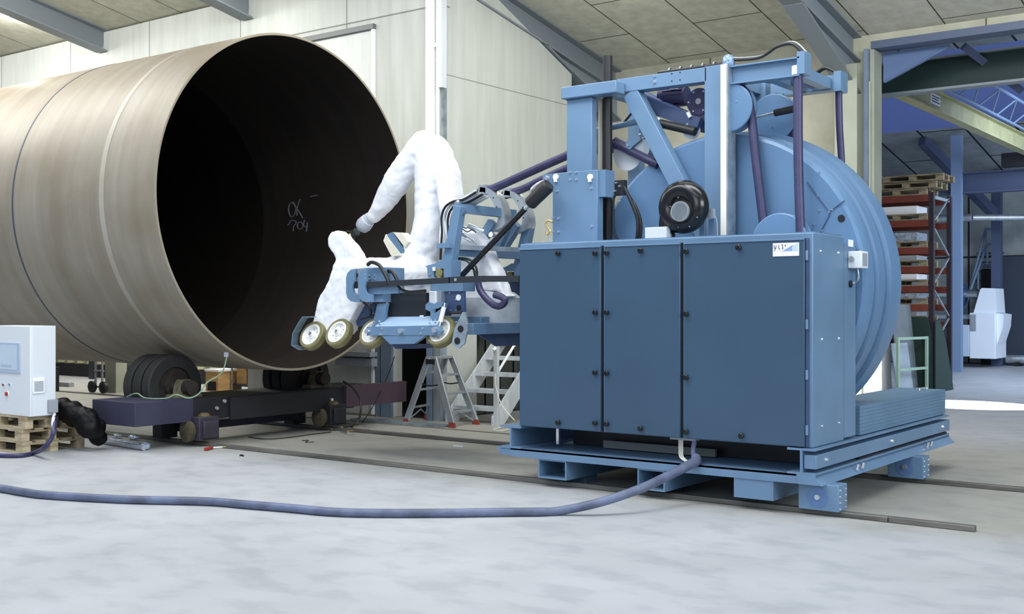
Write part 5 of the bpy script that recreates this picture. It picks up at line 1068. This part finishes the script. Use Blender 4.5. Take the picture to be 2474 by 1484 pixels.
for (a, b, fa, fb) in (('B', 'C', fB, fC), ('A', 'D', fA, fD)):
    for z in ((0.20, 0.46, 0.72, 0.97) if a == 'B' else (0.24, 0.50, 0.75)):
        u = z / zt_; p_ = Vector((fa.x, fa.y, 0)).lerp(tops[a], u); q_ = Vector((fb.x, fb.y, 0)).lerp(tops[b], u); rung(p_, q_, 0.08 if a == 'B' else 0.035)
MB().beam(tops['A'].lerp(tops['B'], 0.5), tops['C'].lerp(tops['D'], 0.5), 0.15, 0.03, side=tuple(dirL)).build('top_platform', ALU, L)
for s_ in (('A', 'B'),):
    c = tops['A'].lerp(tops['B'], 0.5); MB().obox(c + (tN - tF).normalized() * 0.03 - Vector((0, 0, 0.05)), dirL * 0.085, (tN - tF).normalized() * 0.012, (0, 0, 0.035)).build('hinge_plate', NEARB, L)
for (a, b, fa, fb) in (('A', 'B', fA, fB), ('D', 'C', fD, fC)):
    u = 0.62; p_ = Vector((fa.x, fa.y, 0)).lerp(tops[a], u); q_ = Vector((fb.x, fb.y, 0)).lerp(tops[b], u); m_ = p_.lerp(q_, 0.5) - Vector((0, 0, 0.03)); MB().tube([p_, m_, q_], 0.010, seg=8, sub=4).build('spreader_strap', NEARB, L)
for (a, b, fa, fb) in (('B', 'C', fB, fC), ('A', 'D', fA, fD)):
    p_ = Vector((fa.x, fa.y, 0)).lerp(tops[a], 0.05); q_ = Vector((fb.x, fb.y, 0)).lerp(tops[b], 0.05); m_ = Vector((fa.x, fa.y, 0)).lerp(tops[a], 0.2).lerp(Vector((fb.x, fb.y, 0)).lerp(tops[b], 0.2), 0.5)
    MB().beam(p_, m_, 0.02, 0.008).beam(q_, m_, 0.02, 0.008).build('foot_brace', ALUD, L)

# ================================================================== ALUMINIUM STAIRS
T = thing('aluminium_stairs', 'aluminium stairs with ribbed treads rising beside the concrete wall', 'stairs', (-10.4, 13.3, 0))
ALUS = mat('stair_aluminium', (206, 212, 216), 0.45, 0.25, var=0.12, scale=(8, 8, 2)); tx0, tx1 = -10.92, -10.06
for x in (tx0, tx1):
    MB().prism([(x, 13.05, 0), (x, 13.32, 0), (x, 15.6, 2.1), (x, 15.6, 2.32), (x, 15.45, 2.32), (x, 13.05, 0.12)], (0.03, 0, 0)).build('stringer', ALUS, T)
for i in range(9):
    y = 13.2 + i * 0.26; z = 0.235 * (i + 1); st = MB(); st.box(tx0 + 0.03, tx1, y, y + 0.25, z - 0.02, z - 0.004).box(tx0 + 0.03, tx1, y - 0.005, y, z - 0.05, z)
    for k in range(26): xx = tx0 + 0.04 + k * 0.0315; st.box(xx, xx + 0.014, y, y + 0.25, z - 0.004, z + 0.004)
    st.build('tread', ALUS, T)
MB().box(tx1 + 0.03, tx1 + 0.09, 13.06, 13.12, 0.0, 1.14).build('handrail_post', ALUS, T)
MB().tube([(tx1 + 0.06, 13.09, 0.72), (tx1 + 0.06, 13.35, 0.98), (tx1 + 0.06, 14.9, 2.4)], 0.02, seg=10, sub=4).build('handrail', WHITE, T)
MB().cyl((tx1 + 0.06, 13.02, 1.08), (tx1 + 0.06, 13.25, 1.25), 0.022).build('rail_end', CREAM, T)
MB().tube([(tx1 + 0.07, 13.05, 0.75), (tx1 + 0.09, 13.04, 0.55), (tx1 + 0.2, 13.04, 0.3), (tx1 + 0.42, 13.04, 0.10)], 0.008, seg=6, sub=6).build('tied_cord', CABLEW, T)
MB().box(tx1, tx1 + 0.03, 15.6, 16.8, 2.1, 2.3).box(tx0, tx1, 15.6, 16.8, 2.25, 2.3).build('landing', ALU, T)
MB().box(tx0 + 0.02, tx0 + 0.06, 15.7, 15.76, 0, 2.1).box(tx1 - 0.04, tx1, 15.7, 15.76, 0, 2.1).build('landing_leg', ALU, T)
# strip curtain in the side wall opening behind the stairs
cu = MB()
for i in range(12): y = OY0 + 0.01 + i * 0.187; cu.box(XC - 0.12 - 0.02 * (i % 2), XC - 0.116 - 0.02 * (i % 2), y, y + 0.18, 0.02, 1.90)
o = cu.build('strip_curtain', mat('smoky_plastic', (46, 54, 52), 0.3, var=0.5, scale=(10, 10, 0.8)), origin=(XC - 0.12, 15.0, 0)); tag(o, 'smoky plastic strip curtain hanging in wall opening behind the aluminium stairs', 'curtain')
MB().box(XC - 0.16, XC - 0.10, OY0 + 0.005, OY1 - 0.005, 1.90, 1.945).build('curtain_rail', GALV, o)

# ================================================================== things in the next bay, seen beneath the pipe
def box_thing(name, px0, px1, ytop, ybase, dy, m, label, cat, group=None, parts=None, bevel=0.0, yfix=None):
    a = P(px0, ybase, Z=0); b = P(px1, ybase, Y=a.y); h_ = P(px0, ytop, Y=a.y).z
    o = MB().box(a.x, b.x, a.y, a.y + dy, 0, h_).build(name, m, origin=((a.x + b.x) / 2, a.y + dy / 2, 0), bevel=bevel); tag(o, label, cat, group); return o
tr = thing('hand_trolley', 'black wheeled hand trolley with grey uprights seen beneath the pipe', 'trolley', tuple(P(240, 950, Z=0)))
ty = P(236, 950, Z=0).y
for x in (223, 250):
    c = P(x, 940, Y=ty); c.z = 0.12; MB().lathe(c, (0, 1, 0), [(-0.03, 0), (-0.03, 0.115), (0.03, 0.115), (0.03, 0)], seg=28).build('wheel', BLACK, tr); MB().cyl(c + Vector((0, -0.035, 0)), c + Vector((0, -0.031, 0)), 0.05, seg=18).build('wheel_hub', RUSTY, tr)
for x in (231, 247): c = P(x, 940, Y=ty + 0.05); MB().cyl((c.x, ty + 0.05, 0.12), (c.x, ty + 0.05, 1.1), 0.022, seg=10).build('upright', GREYP, tr)
c0_, c1_ = P(228, 920, Y=ty + 0.05), P(250, 920, Y=ty + 0.05)
MB().box(c0_.x, c1_.x, ty + 0.03, ty + 0.07, 0.42, 0.45).box(c0_.x, c1_.x, ty + 0.03, ty + 0.07, 0.9, 0.93).build('crossbar', GREYP, tr); MB().cyl((c0_.x - 0.05, ty + 0.03, 0.12), (c1_.x + 0.05, ty + 0.03, 0.12), 0.015, seg=8).build('axle', NEARB, tr)
a = P(254, 948, Z=0); b = P(280, 948, Y=a.y); o = MB().box(a.x, b.x, a.y, a.y + 0.25, 0, 3.09).build('trim_14', COLG); o['kind'] = 'structure'
a = P(214, 916, Z=0); o = MB().box(a.x, a.x + 0.16, a.y, a.y + 0.1, 0.0, 3.4).build('trim_15', NEARB); o['kind'] = 'structure'
wbn = thing('work_bench', 'white topped workbench with blue legs far behind the pipe rollers', 'bench', tuple(P(305, 930, Z=0)))
a = P(278, 938, Z=0); wx0, wx1 = a.x, a.x + 1.6
MB().box(wx0, wx1, a.y, a.y + 0.7, 0.84, 0.88).build('table_top', MACHW, wbn)
for x in (wx0 + 0.05, wx0 + 0.55, wx1 - 0.1): MB().box(x, x + 0.05, a.y + 0.05, a.y + 0.1, 0, 0.84).build('leg', BAYC, wbn)
MB().box(wx0, wx1, a.y + 0.05, a.y + 0.6, 0.38, 0.41).build('lower_shelf', PURP, wbn)
o = MB().box(wx0 + 0.3, wx0 + 0.75, a.y - 0.35, a.y - 0.05, 0, 0.22).build('storage_box', MACHW, origin=(wx0 + 0.5, a.y - 0.2, 0)); tag(o, 'small white box on floor in front of the far workbench', 'box')
o = MB().box(wx0 + 0.1, wx0 + 0.4, a.y + 0.2, a.y + 0.5, 0.41, 0.6).build('tool_case', GREYP, origin=(wx0 + 0.25, a.y + 0.3, 0.41)); tag(o, 'grey case on lower shelf of the far workbench', 'case')
cr = box_thing('wooden_crate', 497, 527, 897, 945, 0.6, CARD, 'light wooden crate on legs behind the roller stand', 'crate')
a = P(497, 945, Z=0); b = P(527, 945, Y=a.y)
MB().box(a.x + 0.06, b.x - 0.06, a.y - 0.004, a.y, 0.02, 0.2).build('pallet_opening', DARKIN, cr); MB().box(a.x - 0.02, b.x + 0.02, a.y - 0.02, a.y + 0.62, P(497, 897, Y=a.y).z, P(497, 892, Y=a.y).z).build('lid', LABEL, cr)
tb2 = thing('side_table', 'steel legged table with cartons on its shelf behind rollers', 'table', tuple(P(570, 945, Z=0)))
a = P(556, 945, Z=0); b = P(604, 945, Y=a.y)
MB().box(a.x, b.x, a.y, a.y + 0.6, 0.62, 0.66).build('table_top', mat('worn_top', (160, 150, 120), 0.6), tb2)
for x in (a.x + 0.02, b.x - 0.05): MB().box(x, x + 0.03, a.y, a.y + 0.03, 0, 0.62).build('leg', GALV, tb2)
MB().box(a.x, b.x, a.y + 0.05, a.y + 0.55, 0.12, 0.15).build('shelf', PURP, tb2)
o = MB().box(a.x + 0.08, a.x + 0.38, a.y + 0.1, a.y + 0.4, 0.15, 0.48).build('carton', CARD, origin=(a.x + 0.2, a.y + 0.2, 0.15)); tag(o, 'brown carton on the low shelf of the side table', 'box')
o = MB().box(a.x + 0.42, a.x + 0.66, a.y + 0.1, a.y + 0.4, 0.15, 0.5).build('dark_bin', mat('dark_bin', (40, 48, 66), 0.5), origin=(a.x + 0.5, a.y + 0.2, 0.15)); tag(o, 'dark blue bin beside the carton on the side table', 'bin')
o = MB().box(*(lambda c: (c.x - 0.35, c.x + 0.35, c.y, c.y + 0.12, 0, 0.09))(P(144, 934, Z=0))).build('steel_bar', GREYP, origin=tuple(P(144, 934, Z=0))); tag(o, 'short grey bar on the bright floor right of grey cabinet', 'bar')

# ================================================================== SECOND HALL
RK = thing('pallet_rack', 'tall orange and dark pallet rack in the second hall', 'rack', (-8.5, 23.9, 0))
ry0, ry1, rx1 = 23.3, 24.5, -6.87; rx0 = rx1 - 2.9; rz = 3.98
for x in (rx0, rx1):
    for y in (ry0, ry1):
        up_ = MB().box(x - 0.09, x, y - 0.05, y + 0.05, 0, rz).build('upright', RACKB, RK)
    zz = 0.25; k = 0
    while zz < rz - 0.6:
        MB().beam((x - 0.045, ry0 if k % 2 else ry1, zz), (x - 0.045, ry1 if k % 2 else ry0, zz + 0.62), 0.03, 0.03, side=(1, 0, 0)).build('frame_brace', GALV, RK); zz += 0.62; k += 1
    for z in (rz - 0.12,): MB().box(x - 0.06, x - 0.03, ry0, ry1, z, z + 0.06).build('frame_brace', GALV, RK)
levels = [0.95, 1.32, 1.68, 2.05, 2.44, 2.82, 3.37, 3.87]
for z in levels:
    for y in (ry0 - 0.03, ry1 - 0.03): MB().box(rx0, rx1 - 0.09, y, y + 0.05, z - 0.06, z + 0.07).build('load_beam', ORAN, RK)
def small_pallet(x, y, z, label, stack=1):
    mb = MB()
    for s_ in range(1):
        zz = z
        for i in range(3):
            mb.box(x, x + 1.2, y + i * 0.35, y + i * 0.35 + 0.1, zz, zz + 0.022)
            for j in range(3): mb.box(x + j * 0.527, x + j * 0.527 + 0.145, y + i * 0.35, y + i * 0.35 + 0.1, zz + 0.022, zz + 0.1)
        for i in range(5): mb.box(x, x + 1.2, y + i * 0.17, y + i * 0.17 + 0.12, zz + 0.1, zz + 0.13)
    o = mb.build('wooden_pallet', WOODD, origin=(x + 0.6, y + 0.4, z)); tag(o, label, 'pallet', 'pallets on the orange rack')
ords = ['lowest', 'second lowest', 'third lowest', 'fourth lowest', 'fifth lowest', 'third from top', 'second from top', 'top']
for i, z in enumerate(levels):
    small_pallet(rx1 - 1.35, ry0 - 0.02, z + 0.071, 'wooden pallet at the right end of the %s rack level' % ords[i])
    if i < 7:
        hh = [0.1, 0.1, 0.12, 0.14, 0.12, 0.22, 0.2][i]
        o = MB().box(rx1 - 1.25, rx1 - 0.35, ry0 + 0.02, ry0 + 0.7, z + 0.202, z + 0.202 + hh * 0.8).build('packed_goods', [WHITE, GREYP, FOIL][i % 3], origin=(rx1 - 0.8, ry0 + 0.35, z + 0.202)); tag(o, 'wrapped goods on the right pallet of the %s rack level' % ords[i], 'goods', 'goods on the orange rack')
small_pallet(rx1 - 1.15, ry0 - 0.05, levels[-1] + 0.205, 'upper of the two pallets on top of the rack'); small_pallet(rx1 - 1.0, ry0 - 0.1, levels[-1] + 0.34, 'uppermost loose pallet crowning the orange rack')
# sheet stand
SS = thing('sheet_stand', 'pale green steel stand holding leaning sheets in the second hall', 'stand', (-7.05, 22.5, 0))
s0_ = Vector((-7.15, 21.95, 0)); s1_ = Vector((-6.95, 23.08, 0)); sd_ = (s1_ - s0_); su_ = sd_.normalized(); sn_ = Vector((su_.y, -su_.x, 0))
zA = P(2166, 815, Y=21.95).z
fr_ = MB(); U = Vector((0, 0, 1))
for q_ in (s0_, s1_): fr_.beam(q_, q_ + U * zA, 0.05, 0.05, side=tuple(sn_))
for z in (0.06, 0.50, zA - 0.03): fr_.beam(s0_ + U * z, s1_ + U * z, 0.05, 0.12 if z < 0.1 else 0.05, side=tuple(sn_))
for k in (0.55, 0.8): fr_.beam(s0_ - sn_ * k, s0_ - sn_ * k + U * zA, 0.04, 0.04, side=tuple(sn_))
fr_.beam(s0_ - sn_ * 1.2 + U * 0.03, s0_ + U * 0.03, 0.05, 0.05); fr_.beam(s1_ - sn_ * 0.5 + U * 0.03, s1_ + U * 0.03, 0.05, 0.05)
fr_.build('frame', GRNF, SS)
def sheet(off, u0, u1, z1, m, label, lean=0.14, th=0.02):
    a = s0_ - sn_ * off + su_ * u0; b = s0_ - sn_ * off + su_ * u1
    o = MB().prism([a, b, b - sn_ * lean + U * z1, a - sn_ * lean + U * z1], -sn_ * th).build('leaning_sheet', m, origin=tuple(a)); tag(o, label, 'sheet', 'sheets leaning by the rack')
sheet(0.06, 0.12, 0.75, 1.0, GLASSP, 'pale translucent sheet leaning inside the green stand'); sheet(0.12, 0.3, 1.05, 1.75, GRAYB, 'tall grey board leaning behind the pale sheet', 0.18)
sheet(0.36, 0.0, 0.45, 1.95, LABEL, 'tall white sheet leaning left of the grey board', 0.1); sheet(0.95, 0.1, 0.7, 1.0, GRNF, 'low pale green sheet at left of the stand', 0.1)
tp = MB(); tp.prism([(-7.5, 23.16, 0), (-6.86, 23.16, 0), (-6.88, 23.16, 1.2), (-6.98, 23.16, 1.5), (-7.4, 23.16, 1.5)], (0, 0.05, 0))
tp.prism([(-6.84, 23.2, 0.0), (-6.84, 24.42, 0.0), (-6.84, 23.9, 1.0), (-6.84, 23.45, 1.46), (-6.84, 23.2, 1.4)], (0.03, 0, 0))
o = tp.build('dark_tarpaulin', GRND, origin=(-6.9, 23.2, 0)); tag(o, 'dark green tarpaulin sheet hanging against the rack end', 'tarpaulin')
# white machine at far end
WM = thing('white_lathe', 'white industrial machine with steel shaft at far end of second hall', 'machine', tuple(P(2380, 865, Y=34.4) * 1.0))
ym = 33.5
def wb_(px0, py0, px1, py1, y0, dy, nm, m): a, b = P(px0, py0, Y=y0), P(px1, py1, Y=y0); return MB().box(a.x, b.x, y0, y0 + dy, max(0.0, b.z), a.z).build(nm, m, WM, bevel=0.02)
wb_(2342, 756, 2405, 868, ym, 1.2, 'headstock', MACHW)
MB().prism([P(x, y, Y=ym + 0.1) for x, y in ((2352, 756), (2368, 700), (2372, 696), (2405, 697), (2409, 756))], (0, 0.9, 0)).build('hood', MACHW, WM)
MB().prism([P(x, y, Y=ym + 0.2) for x, y in ((2405, 756), (2425, 760), (2423, 790), (2410, 830), (2405, 866))], (0, 0.9, 0)).build('side_cover', MACHW, WM)
wb_(2290, 785, 2342, 862, ym, 1.0, 'bed', mat('machine_bed', (190, 206, 226), 0.4)); wb_(2344, 760, 2358, 800, ym - 0.03, 0.03, 'control_panel', GREYP)
MB().cyl(P(2180, 712, Y=ym + 0.4), P(2362, 712, Y=ym + 0.4), 0.10).build('shaft', CHROME, WM); MB().cyl(P(2305, 712, Y=ym + 0.4), P(2332, 712, Y=ym + 0.4), 0.30).build('chuck', DARKB, WM)
MB().cyl(P(2180, 766, Y=ym + 0.2), P(2345, 766, Y=ym + 0.2), 0.07).build('lower_shaft', ALU, WM)
pp_ = MB().cyl((P(2405, 850, Y=35.2).x + 0.3, 35.2, 0.2), (P(2474, 850, Y=35.2).x + 3, 35.2, 0.2), 0.12).build('steel_bar_stock', ALU, origin=(0, 35.2, 0.2)); tag(pp_, 'long polished bar near the floor right of white machine', 'bar')
for k in range(2): o = MB().box(P(2420 + k * 80, 850, Y=35.2).x + 0.4, P(2420 + k * 80, 850, Y=35.2).x + 0.5, 35.0, 35.4, 0, 0.085).build('bar_support', NEARB, pp_); o.location = (0, 0, 0) - Vector((0, 35.2, 0.2)) * 1 if False else o.location
# hall two steel
st = MB(); gy = 19.6; g_a, g_b = P(2300, 240, Y=gy), P(2300, 155, Y=gy)
st.box(-9, 14, gy - 0.1, gy + 0.15, 5.30, 5.34); st.box(-9, 14, gy - 0.1, gy + 0.15, 5.83, 5.86); o = struct(st, 'trim_16', mat('pale_steel_flange', (132, 140, 146), 0.5))
struct(MB().box(-9, 14, gy, gy + 0.05, 5.34, 5.83), 'trim_17', mat('dark_green_girder', (22, 46, 44), 0.6))
struct(MB().beam((-5.2, 19.2, 5.9), (-4.6, 20.4, 5.3), 0.08, 0.12), 'trim_18', BAYB)
YC = thing('overhead_crane', 'pale yellow overhead crane girder with lattice walkway in second hall', 'crane', (-6.0, 25.5, 5.9))
xg = -6.62
MB().prism([(xg, 20.3, 5.44), (xg + 0.02, 20.3, 5.44), (xg + 0.02, 20.3, 5.80), (xg, 20.3, 5.80)], (0, 10.5, 0)).box(xg - 0.1, xg + 0.12, 20.3, 30.8, 5.42, 5.44).box(xg - 0.1, xg + 0.12, 20.3, 30.8, 5.80, 5.82).build('girder', YELL, YC)
la = MB()
for i in range(6):
    y = 21.9 + i * 1.45; la.cyl((xg + 0.2, y, 5.86), (xg + 0.5, y + 0.5, 6.25), 0.02, seg=8); la.cyl((xg + 0.5, y + 0.5, 6.25), (xg + 0.2, y + 1.1, 5.86), 0.02, seg=8)
la.cyl((xg + 0.5, 21.6, 6.25), (xg + 0.5, 30.3, 6.25), 0.035, seg=8).cyl((xg + 0.2, 20.8, 5.86), (xg + 0.2, 30.8, 5.86), 0.03, seg=8); la.build('lattice', BAYC, YC)
sp0 = Vector((xg + 0.024, 22.1, 5.72)); MB().box(xg + 0.02, xg + 0.03, 22.15, 22.75, 5.56, 5.76).build('maker_plate', LABEL, YC)
pr_ = MB()
for i in range(3): pr_.box(xg + 0.033, xg + 0.036, 22.2, 22.7 - 0.12 * (i % 2), 5.60 + i * 0.05, 5.62 + i * 0.05)
pr_.build('plate_print', BAYB, YC)
MB().box(xg - 0.8, xg + 1.6, 30.8, 31.1, 5.25, 5.6).build('end_carriage', NEARB, YC)
struct(MB().ibeam((-20, 31.4, 4.95), (20, 31.4, 4.95), 0.3, 0.55, 0.04), 'trim_19', BAYB)
cx1 = P(2312, 600, Y=31.2).x
struct(MB().box(cx1 - 0.13, cx1 + 0.13, 31.1, 31.3, 0, 6.2), 'trim_20', BAYC)
cx2 = P(2408, 600, Y=34.8).x
struct(MB().box(cx2 - 0.13, cx2 + 0.13, 34.7, 34.95, 0, 5.6), 'trim_21', BAYB)
struct(MB().beam((cx2, 34.8, 4.3), (cx2 - 1.1, 31.5, 6.2), 0.2, 0.3, side=(1, 0, 0)), 'trim_22', BAYB)
o = MB().cyl((-11.6, 33.0, P(2300, 528, Y=33).z), (P(2350, 528, Y=33).x, 33.0, P(2300, 528, Y=33).z), 0.11).cyl((P(2350, 528, Y=33).x, 33.0, P(2300, 528, Y=33).z), (cx2 + 6, 35.6, P(2474, 545, Y=35.6).z), 0.09).build('overhead_duct', ALU, origin=(-2, 33, 4.2)); tag(o, 'horizontal silver duct crossing high in the second hall', 'duct')
S3 = thing('steel_staircase', 'dark steel staircase with handrails at the back of second hall', 'staircase', tuple(Vector((P(2340, 760, Y=33.5).x, 33.5, 0))))
for i in range(12):
    x_a = P(2312 + 0 * i, 600, Y=33.6).x; z = 0.3 + i * 0.27
    MB().box(x_a, P(2345 + i * 3, 600, Y=33.6).x, 35.1 + i * 0.05, 35.25 + i * 0.05, z, z + 0.05).build('tread', BAYB, S3)
for (p, q) in (((2325, 770), (2382, 553)), ((2345, 700), (2385, 590)), ((2382, 553), (2412, 556)), ((2385, 590), (2412, 592))): MB().cyl(P(*p, Y=35.1), P(*q, Y=35.5), 0.04, seg=8).build('handrail', BAYC, S3)
for (px_, y0_, y1_) in ((2385, 560, 640), (2410, 556, 640), (2363, 620, 700)): MB().cyl(P(px_, y0_, Y=35.4), P(px_, y1_, Y=35.4), 0.035, seg=8).build('baluster', BAYC, S3)
MB().box(P(2372, 640, Y=35.3).x, P(2412, 640, Y=35.3).x, 35.3, 35.39, P(2372, 648, Y=35.3).z, P(2372, 640, Y=35.3).z).build('landing', BAYB, S3)
a = P(2370, 650, Y=35.4); b = P(2410, 650, Y=35.4)
o = MB().box(a.x, b.x, 35.4, 35.9, 0, a.z).build('door_3', DARKIN); o['kind'] = 'structure'
a = P(2420, 620, Y=35.7); o = MB().box(a.x, a.x + 4, 35.7, 35.95, 0, a.z).build('door_4', mat('slate_door', (52, 62, 78), 0.6)); o['kind'] = 'structure'
